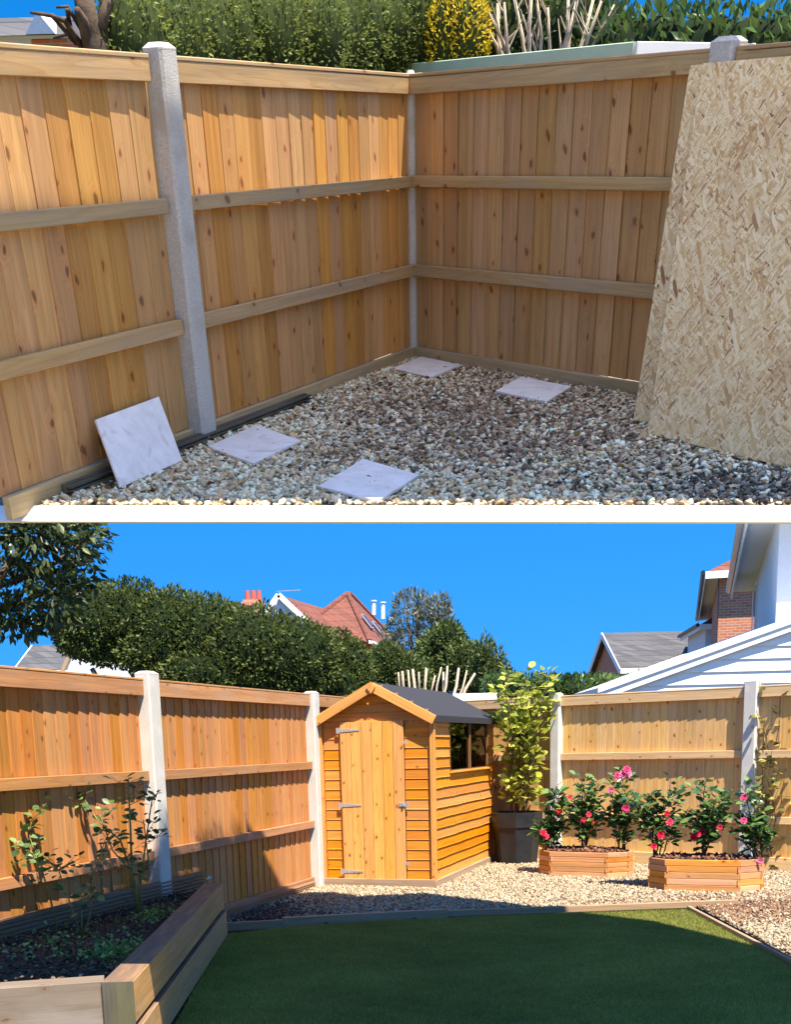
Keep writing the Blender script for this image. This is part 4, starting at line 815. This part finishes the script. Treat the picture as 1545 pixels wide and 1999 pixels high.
# ================================================================== beyond the lower fences
def pblob(u, v, ru, rv, y, dz=.6, jy=0.0):
    c_ = L.gy(u, v, y + jy); k = y / FPX; return ((c_.x, c_.y, c_.z), (ru * k, ru * k * dz, rv * k))
bl = [pblob(*a, 19, .55, random.uniform(-.3, .3)) for a in [(185, 1215, 82, 72), (250, 1212, 90, 72), (150, 1235, 48, 45), (330, 1235, 95, 78), (410, 1250, 95, 80), (490, 1268, 92, 80), (570, 1285, 92, 76), (640, 1300, 72, 68), (685, 1312, 46, 62), (420, 1320, 110, 60), (540, 1330, 120, 60), (650, 1345, 70, 60), (300, 1275, 70, 40), (215, 1255, 80, 42)]]
b_ = L.gy(290, 1300, 19)
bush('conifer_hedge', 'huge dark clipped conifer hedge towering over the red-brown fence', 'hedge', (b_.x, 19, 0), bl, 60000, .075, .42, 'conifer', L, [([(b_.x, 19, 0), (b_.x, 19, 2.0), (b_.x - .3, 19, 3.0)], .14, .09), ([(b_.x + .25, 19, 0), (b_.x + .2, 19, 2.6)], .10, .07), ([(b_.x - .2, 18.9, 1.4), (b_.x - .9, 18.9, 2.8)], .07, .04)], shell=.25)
bl = [pblob(*a, 12.0, .8, random.uniform(-.4, .4)) for a in [(60, 1040, 120, 70), (140, 1040, 70, 70), (40, 1110, 100, 80), (120, 1110, 70, 60), (60, 1170, 80, 50), (110, 1165, 50, 50), (20, 1200, 60, 40), (-60, 1100, 90, 120), (60, 1205, 35, 30)]]
c_ = L.gy(-80, 1300, 12)
bush('holly_tree', 'dark glossy-leaved tree whose branches hang above the red-brown fence', 'tree', (c_.x, 12, 0), bl, 5200, .12, .45, 'holly', L, [([(c_.x, 12, 0), (c_.x, 12, 1.8), L.gy(-20, 1150, 12), L.gy(60, 1050, 12)], .10, .04), ([L.gy(-50, 1200, 12), L.gy(60, 1170, 12), L.gy(130, 1130, 12)], .04, .012), ([L.gy(-50, 1240, 12), L.gy(40, 1215, 12), L.gy(75, 1255, 12)], .025, .006), ([L.gy(-20, 1150, 12), L.gy(90, 1110, 12), L.gy(175, 1050, 12)], .035, .01)], core=False, shell=.9, updir=-.3)
# --- houses on the left
def gabled(name, label, fr_, u0, u1, vb, ve, vr, y, dep, wall, roof, over=.25):
    """simple house with its ridge across the view"""
    a, b = L.gy(u0, ve, y), L.gy(u1, ve, y); zr = L.gy((u0 + u1) / 2, vr, y + dep / 2).z; ze = a.z; x0 = a.x; wd = b.x - a.x
    t = thing(name, label, 'house', Matrix.Translation((x0, y, 0)), L)
    w_ = MB().box(0, wd, 0, dep, 0, ze).poly([(0, 0, ze), (0, dep, ze), (0, dep / 2, zr), (wd, 0, ze), (wd, dep, ze), (wd, dep / 2, zr)], [(0, 1, 2), (3, 5, 4), (0, 2, 5, 3), (1, 4, 5, 2)]).obj('wall', wall, t)
    sl2 = (zr - ze) / (dep / 2); r_ = MB()
    for sg_ in (0, 1):
        e = -over if sg_ == 0 else dep + over; ezz = ze - over * sl2
        r_.loft([[(-over, e, ezz + d), (wd + over, e, ezz + d), (wd + over, dep / 2, zr + .02 + d), (-over, dep / 2, zr + .02 + d)] for d in (.02, .14)])
    ro_ = r_.obj('roof', roof, t)
    bar('fascia', (-over, -over - .02, ze - over * sl2 + .02), (wd + over, -over - .02, ze - over * sl2 + .02), .03, .2, M['white_paint'], ro_)
    for xx in (-over - .02, wd + over + .02):
        for e in (-over, dep + over): bar('barge_board', (xx, e, ze - over * sl2), (xx, dep / 2, zr + .06), .04, .24, M['white_paint'], ro_)
    return t, x0, wd, ze, zr
gabled('bungalow', 'low white bungalow with grey slate roof under the drooping dark tree', L, 44, 130, 1330, 1312, 1268, 40, 4.5, M['white_render'], M['slate'])
t = thing('white_gable_house', 'white rendered gable showing under the clipped conifer hedge', 'house', Matrix.Translation(L.gy(180, 1400, 36).xy.to_3d()), L); k = 36 / FPX; x0 = L.gy(180, 1300, 36).x
X = lambda u: L.gy(u, 1300, 36).x - x0
Zv = lambda v: L.gy(180, v, 36).z
MB().poly([(X(135), 0, 0), (X(260), 0, 0), (X(260), 0, Zv(1312)), (X(205), 0, Zv(1285)), (X(150), 0, Zv(1278)), (X(135), 0, Zv(1312)), (X(135), 4, 0), (X(260), 4, 0), (X(260), 4, Zv(1312)), (X(205), 4, Zv(1285)), (X(150), 4, Zv(1278)), (X(135), 4, Zv(1312))], [(0, 1, 2, 3, 4, 5), (11, 10, 9, 8, 7, 6), (2, 1, 7, 8), (3, 2, 8, 9), (4, 3, 9, 10), (5, 4, 10, 11), (0, 5, 11, 6)]).obj('wall', M['white_render'], t)
bar('barge_board', (X(128), -.05, Zv(1312)), (X(147), -.05, Zv(1274)), .08, .12, M['edging'], t)
# --- red-tiled house behind the hedge
HY = 52.0; hx = L.gy(650, 1300, HY).x; t = thing('tiled_house', 'house with steep red tiled roofs, white gable and brick chimney behind the hedge', 'house', Matrix.Translation((hx, HY, 0)), L)
Q = lambda u, v, dy=0.0: Vector((L.gy(u, v, HY + dy).x - hx, dy, L.gy(u, v, HY + dy).z))
a = Q(770, 1253); b = Q(545, 1253); MB().box(b.x, a.x - .4, .5, 7.5, 0, a.z).obj('wall', M['brick'], t)
ap = Q(679, 1159, 3.2); l0, l1 = Q(600, 1215, -.2), Q(722, 1252, -.8); r2 = Q(775, 1256, .4); ap2 = Q(684, 1160, 5.0); ev = l1.z
r_ = MB(); e0, e1_, e2_, e3_ = Vector((l0.x - 1.2, -.4, ev)), Vector((l1.x, -.8, ev)), Vector((r2.x + .6, 5.2, ev)), Vector((l0.x - 1.2, 8.4, ev))
e2_ = Vector((Q(800, 1253, 5).x, 7.5, ev))
r_.poly([tuple(p) for p in (e0, e1_, e2_, e3_, ap, ap2)], [(0, 1, 4), (1, 2, 5, 4), (2, 3, 5), (3, 0, 4, 5), (3, 2, 1, 0)])
ro_ = r_.obj('roof', M['rooftile'], t)
for p, q in ((ap, e1_), (ap, e0), (ap, ap2), (ap2, e2_)): MB().tube([p + Z * .02, q + Z * .02], .11, 6).obj('ridge_tiles', M['rooftile'], ro_)
bar('gutter', e1_ + Vector((0, -.05, -.02)), e2_ + Vector((.1, 0, -.02)), .1, .14, M['white_paint'], ro_)
# skylight and flue pipes on the right-hand slope
fn_ = (e2_ - e1_).cross(ap - e1_).normalized(); fn_ = fn_ if fn_.y < 0 else -fn_
for (f, g, w_, h_) in ((.30, .45, .55, .8), (.62, .38, .55, .8)):
    c0 = e1_.lerp(e2_, f).lerp(ap, g) + fn_ * .06; xd = (e2_ - e1_).normalized(); yd = fn_.cross(xd) * -1
    o_ = MB().box(-w_ / 2, w_ / 2, -h_ / 2, h_ / 2, -.03, .03).obj('skylight', M['steel'], ro_, axes(c0, xd, yd if yd.z > 0 else -yd, xd.cross(yd if yd.z > 0 else -yd)))
    MB().box(-w_ / 2 + .06, w_ / 2 - .06, -h_ / 2 + .06, h_ / 2 - .06, .032, .045).obj('pane', M['paneu'], o_)
for u, v0, v1 in ((730, 1192, 1174), (748, 1200, 1177)): MB().tube([Q(u, v0 + 8, 2.5), Q(u, v1, 2.5)], .09, 8).tube([Q(u, v1, 2.5), Q(u, v1 - 2, 2.5)], .14, 8).obj('flue', M['white_paint'], t)
# white front gable with its own tiled roof running back to the hip
ga, gl_p, gr_p = Q(545, 1164, -.6), Q(522, 1200, -.6), Q(585, 1205, -.6); bkv = Q(640, 1190, 3.4); zlo = Q(540, 1260, -.6).z
MB().poly([(gl_p.x, -.6, zlo), (gr_p.x, -.6, zlo), tuple(gr_p), tuple(ga), tuple(gl_p), (gl_p.x, .2, zlo), (gr_p.x, .2, zlo), (gr_p.x, .2, gr_p.z), (ga.x, .2, ga.z), (gl_p.x, .2, gl_p.z)], [(0, 1, 2, 3, 4), (9, 8, 7, 6, 5), (0, 5, 6, 1), (1, 6, 7, 2), (4, 9, 5, 0), (2, 7, 8, 3), (3, 8, 9, 4)]).obj('gable', M['white_render'], t)
MB().box(ga.x - .28, ga.x + .30, -.66, -.602, ga.z - 1.5, ga.z - .85).obj('window', M['paneu'], t)
low = Q(640, 1232, .2)
MB().loft([[tuple(ga + Vector((-.05, -.2, .05))), tuple(bkv + Vector((0, 0, .0))), (low.x, low.y, low.z), tuple(gr_p + Vector((.9, -.2, -.45)))], [tuple(p + Vector((0, .05, -.12))) for p in (ga + Vector((-.05, -.2, .05)), bkv, low, gr_p + Vector((.9, -.2, -.45)))]]).obj('roof', M['rooftile'], t)
for p, q in ((ga, gl_p + Vector((-.25, 0, -.25))), (ga, gr_p + Vector((.3, 0, -.22)))): bar('barge_board', p + Vector((0, -.23, .04)), q + Vector((0, -.23, .04)), .05, .22, M['white_paint'], t)
c1 = Q(494, 1171, 1.5); ch = MB().box(c1.x - .42, c1.x + .42, 1.2, 2.0, 0, c1.z).box(c1.x - .50, c1.x + .50, 1.12, 2.08, c1.z - .28, c1.z - .12).obj('chimney', M['brick'], t)
for dx in (-.25, .02, .27): MB().tube([(c1.x + dx, 1.6, c1.z), (c1.x + dx, 1.6, c1.z + .42)], [.13, .10], 10).obj('chimney_pot', plain('terracotta', (.45, .10, .06)) if dx < -.2 else bpy.data.materials['terracotta'], ch)
ae = MB().tube([ga + Vector((0, 0, 0)), ga + Vector((.02, 0, .22))], .02, 4).tube([ga + Vector((-.1, 0, .2)), ga + Vector((.95, 0, .24))], .015, 4)
for k_ in range(5): ae.tube([ga + Vector((.1 + k_ * .19, -.25, .21)), ga + Vector((.1 + k_ * .19, .25, .23))], .012, 4)
ae.obj('aerial', M['steel'], t)
# --- trees between the house and the shed
def tree(label, name, blobs, y, n, ln, mat, base_u, sp=.6, shell=.9, wd=.4, core=False, tm='bark', updir=.3):
    bx_ = L.gy(base_u, 1400, y).x; top = max(b[0][2] for b in blobs); tr_ = [([(bx_, y, 0), (bx_ + .05, y, top * .5), (bx_, y, top)], .012 * y * .4, .03)]
    for c0, r in blobs: tr_.append(([(bx_, y, c0[2] * .55), tuple((Vector((bx_, y, c0[2] * .7)) + Vector(c0)) / 2), (c0[0], c0[1], c0[2] + r[2] * .5)], .06, .012))
    bush(name, label, 'tree', (bx_, y, 0), blobs, n, ln, wd, mat, L, tr_, core=core, shell=shell, spread=sp, updir=updir, tmat=tm)
tree('wispy grey-green tree rising beside the red tiled roof', 'grey_tree', [pblob(*a, 32, .8, random.uniform(-.4, .4)) for a in [(812, 1205, 42, 48), (850, 1215, 30, 45), (795, 1240, 45, 40), (830, 1250, 52, 40), (790, 1195, 22, 38), (862, 1190, 20, 26), (770, 1270, 30, 30)]], 32, 7000, .16, 'greyleaf', 820, wd=.28, updir=.9)
tree('rounded olive-green evergreen behind the shed roof', 'olive_evergreen', [pblob(*a, 27, .8, random.uniform(-.3, .3)) for a in [(868, 1280, 52, 52), (850, 1310, 60, 40), (905, 1300, 45, 45), (875, 1250, 28, 34), (925, 1320, 40, 35)]], 27, 13000, .12, 'olive', 870, shell=.35, core=True)
tree('thin dark green tree at the edge of the olive evergreen', 'slender_tree', [pblob(*a, 25, .8, random.uniform(-.2, .2)) for a in [(950, 1280, 16, 38), (968, 1305, 22, 38), (938, 1300, 18, 36), (985, 1330, 20, 26)]], 25, 2600, .12, 'olive', 960, wd=.3, updir=.8)
tree('yellow-green bush below the grey-green tree', 'olive_bush', [pblob(*a, 24, .8) for a in [(755, 1295, 34, 36), (740, 1320, 30, 30), (785, 1310, 36, 34), (810, 1325, 30, 30)]], 24, 8000, .10, 'olive', 770, shell=.4, core=True)
t = thing('bare_shrub', 'pale bare pollarded branches just above the shed ridge', 'shrub', Matrix.Translation(L.gy(850, 1400, 20).xy.to_3d()), L); ob = t.matrix_world.inverted()
for u0, u1, v1 in ((785, 778, 1312), (792, 786, 1310), (800, 797, 1308), (812, 806, 1306), (824, 832, 1303), (838, 834, 1305), (850, 862, 1302), (862, 874, 1300), (868, 866, 1312), (880, 896, 1304), (890, 912, 1308), (898, 928, 1314), (820, 818, 1312), (845, 850, 1318)):
    p, q = L.gy(u0, 1375, 20), L.gy(u1, v1, 20 + random.uniform(-.3, .3)); m_ = p.lerp(q, .5) + Vector((random.uniform(-.05, .05), 0, 0)); r = random.uniform(.02, .032)
    MB().tube([ob @ Vector((L.gy(850, 1400, 20).x * .5 + p.x * .5, 20, .1)), ob @ p, ob @ m_, ob @ q], [r * 1.3, r, r * .9, r * .7], 6).obj('branch', M['bark_pale'], t, smooth=True)
bl = [pblob(u, 1345 + random.uniform(-3, 5), 40, 26, 18.5, 1.0, random.uniform(-.2, .2)) for u in range(985, 1480, 45)] + [pblob(u, 1395, 45, 45, 18.5, 1.0) for u in range(985, 1480, 60)]
bush('laurel_hedge', 'long clipped laurel hedge behind the pale gold fence', 'hedge', (L.gy(1130, 1400, 18.5).x, 18.5, 0), bl, 12000, .11, .45, 'laurel', L, shell=.3)
# flat white roof seen between shed and climber
wy = 17.6; a, b = L.gy(885, 1354, wy), L.gy(978, 1352, wy); t = thing('outbuilding', 'white flat-roofed outbuilding between the shed roof and the climber', 'building', Matrix.Translation((a.x, wy, 0)), L); wd_ = b.x - a.x
MB().box(.05, wd_ - .05, .08, 2.5, 0, a.z - .1).obj('wall', M['white_render'], t); MB().box(0, wd_, 0, 2.6, a.z - .11, a.z).obj('roof', M['white_paint'], t)
# --- right-hand side: white clad gable, white house, brick house, slate house
gy0 = 16.2; t = thing('clad_gable', 'white boarded gable end behind the pale gold fence', 'building', Matrix.Translation(L.gy(1300, 1400, gy0).xy.to_3d()), L); gx0 = L.gy(1300, 1400, gy0).x
G = lambda u, v, dy=0.0: Vector((L.gy(u, v, gy0 + dy).x - gx0, dy, L.gy(u, v, gy0 + dy).z))
A, B, Cc = G(1179, 1357), G(1500, 1240), G(1800, 1131); zb_ = 1.2; sl3 = (Cc.z - A.z) / (Cc.x - A.x); zc_ = lambda x: A.z + (x - A.x) * sl3
k_ = 9; hh = (Cc.z - zb_) / 14
for i in range(14):
    z0 = zb_ + i * hh; xs = max(A.x, A.x + (z0 + hh - A.z) / sl3) if z0 + hh > A.z else A.x; xs0 = max(A.x, A.x + (z0 - A.z) / sl3) if z0 > A.z else A.x
    if Cc.x - xs < .1: continue
    MB().poly([(xs0 + .05, -.03, z0), (Cc.x, -.03, z0), (Cc.x, -.005, z0 + hh), (xs + .05, -.005, z0 + hh), (xs0 + .05, .03, z0), (Cc.x, .03, z0), (Cc.x, .03, z0 + hh), (xs + .05, .03, z0 + hh)], [(0, 1, 2, 3), (7, 6, 5, 4), (0, 4, 5, 1), (3, 2, 6, 7), (0, 3, 7, 4), (1, 5, 6, 2)]).obj('cladding_board', M['white_paint'], t)
bar('barge_board', A + Vector((-.05, -.07, .02)), Cc + Vector((0, -.07, .02)), .05, .16, M['white_paint'], t)
MB().loft([[(A.x - .1, y, A.z + .10), (Cc.x, y, Cc.z + .10), (Cc.x, y, Cc.z + .03), (A.x - .1, y, A.z + .03)] for y in (-.12, 3.0)]).obj('roof', M['white_paint'], t)
def ridge_house(name, label, y0, y1, z, xe, az, wall, roof, oh, rise, wid, gut, windows=()):
    """house whose eave runs away from the camera along az; xe = eave x at y0"""
    d = V2(az); out = Vector((d.y, -d.x, 0)); o_ = Vector((xe, y0, 0)); ln = (y1 - y0) / d.y; m = axes(o_, out, d, Z); t = thing(name, label, 'house', m, L)
    MB().box(oh, oh + wid, 0, ln, 0, z).obj('wall', wall, t)
    r_ = MB(); rz = z + rise
    r_.poly([(-.0, -oh, z + .02), (oh * 2 + wid, -oh, z + .02), (oh * 2 + wid, ln + oh, z + .02), (0, ln + oh, z + .02), (oh + wid / 2, wid / 2 - oh, rz), (oh + wid / 2, max(ln - wid / 2 + oh, wid / 2), rz)], [(0, 1, 4), (1, 2, 5, 4), (2, 3, 5), (3, 0, 4, 5)])
    ro_ = r_.obj('roof', roof, t)
    MB().box(.02, oh * 2 + wid - .02, -oh + .02, ln + oh - .02, z - .02, z + .01).obj('soffit', M['white_render'], t)
    bar('fascia', (.0, -oh, z - .06), (.0, ln + oh, z - .06), .03, .2, M['white_paint'], ro_); bar('fascia', (0, -oh - .01, z - .06), (oh * 2 + wid, -oh - .01, z - .06), .03, .2, M['white_paint'], ro_)
    MB().tube([(-.07, -oh, z + .02), (-.07, ln + oh, z + .02)], .065, 8).obj('gutter', gut, ro_)
    for (a0, a1, z0, z1, pm) in windows:
        o2 = MB().box(oh - .03, oh - .002, a0, a1, z0, z1).obj('window', M['white_paint'], t); MB().box(oh - .036, oh - .031, a0 + .07, a1 - .07, z0 + .07, z1 - .07).obj('pane', M['paneu'], o2)
    return t
e_ = L.gy(1430, 1153, 27); f_ = L.gy(1459, 1000, 18.2)
azw = math.atan2(e_.x - f_.x, e_.y - f_.y); zw = (e_.z + f_.z) / 2
ridge_house('white_house', 'white rendered house with overhanging grey gutter beyond the clad gable', 17.6, 27, zw, f_.x - (f_.y - 17.6) * math.tan(azw), azw, M['white_render'], M['slate'], .45, 2.5, 6, M['steel'], [(7.0, 8.2, 3.0, 4.6, 0)])
e_ = L.gy(1370, 1215, 48); f_ = L.gy(1387, 1115, 34); azb = math.atan2(e_.x - f_.x, e_.y - f_.y); zw2 = (e_.z + f_.z) / 2
t = ridge_house('red_brick_house', 'tall orange brick house with red hipped roof beyond the white house', 34.5, 47, zw2, f_.x, azb, M['brick'], M['rooftile'], .4, 2.2, 7, M['black_metal'])
MB().box(1.5, 2.6, -.03, .02, 3.6, 5.2).obj('window', M['paneu'], t); MB().tube([(.45, .1, .5), (.42, .1, zw2 - .1)], .05, 8).obj('downpipe', M['black_metal'], t)
gabled('slate_house', 'brick house with mossy grey slate roof beyond the laurel hedge', L, 1222, 1400, 1340, 1306, 1240, 46, 7.5, M['brick'], M['slate'])
e_ = L.gy(1368, 1232, 44); ridge_house('annexe', 'small brick annexe with a red roof between slate house and tall brick house', 42.0, 46, e_.z, e_.x - .6, .1, M['white_render'], M['rooftile'], .25, .9, 2.6, M['black_metal'])
# ================================================================== sail added out of view to shade the terrace and fill it softly
def up_l(u, v): return WU @ U.pl(u, v, tl(0) - UO_L * .01, UO_L)
def up_r(u, v): return WU @ U.pl(u, v, tr(0) - UO_R * .01, UO_R)
HR = 6.8
def onsail(p): return p + SUNV * ((HR - p.z) / SUNV.z)
pa, pb, pd = up_l(60, 352), up_l(780, 322), up_r(975, 146); pb2 = up_r(817, 296)
va, vb, vd = onsail(pa), onsail((pb + pb2) / 2), onsail(pd); va2 = va + (va - vb) * .28; vd2 = vd + (vd - vb) * 1.5
fe, fw = onsail(WU @ U.gz(1950, 984)), onsail(WU @ (tl(4.35) + UO_L * .0)); print('sail', va2, va, vb, vd, vd2, fe, fw)
m, nt, b = newmat('added_sail_cloth'); b.inputs['Base Color'].default_value = (.74, .70, .62, 1); b.inputs['Roughness'].default_value = .9
tn = nd(nt, 'BsdfTranslucent', {0: (.97, .88, .74, 1)}); nt.links.new(nd(nt, 'MixShader', {0: SAIL_T, 1: b.outputs[0], 2: tn.outputs[0]}).outputs[0], nt.nodes['Material Output'].inputs[0])
t = thing('added_shade_sail', 'added cream cloth out of view, shading and softly filling the gravel terrace', 'shade sail', Matrix.Translation((fe.x + 2.2, fe.y, 0)), L); ob = Matrix.Translation((-fe.x - 2.2, -fe.y, 0))
MB().poly([tuple(ob @ p) for p in (va2, vb, vd, onsail(up_r(1750, 20)), fe, onsail(WU @ U.gz(90, 984)), fw)], [(0, 1, 2, 3, 4, 5, 6)]).obj('cloth', m, t)
MB().tube([ob @ Vector((fe.x + 2.2, fe.y, 0)), ob @ Vector((fe.x + 2.2, fe.y, HR + .2))], .05, 10).obj('mast', M['steel'], t)
MB().tube([ob @ Vector((fw.x - 2.0, fw.y - .2, 0)), ob @ Vector((fw.x - 2.0, fw.y - .2, HR + .2))], .05, 10).obj('mast', M['steel'], t)
for p, q in ((fe, Vector((fe.x + 2.2, fe.y, HR + .1))), (fw, Vector((fw.x - 2.0, fw.y - .2, HR + .1))), (va2, Vector((fw.x - 2.0, fw.y - .2, HR + .1))), (vd2, Vector((fe.x + 2.2, fe.y, HR + .1))), (vb, Vector((vb.x, vb.y + 1.2, HR + .8))), (Vector((vb.x, vb.y + 1.2, HR + .8)), Vector((fe.x + 2.2, fe.y, HR + .15)))): MB().tube([ob @ p, ob @ q], .006, 5).obj('rope', M['steel'], t)
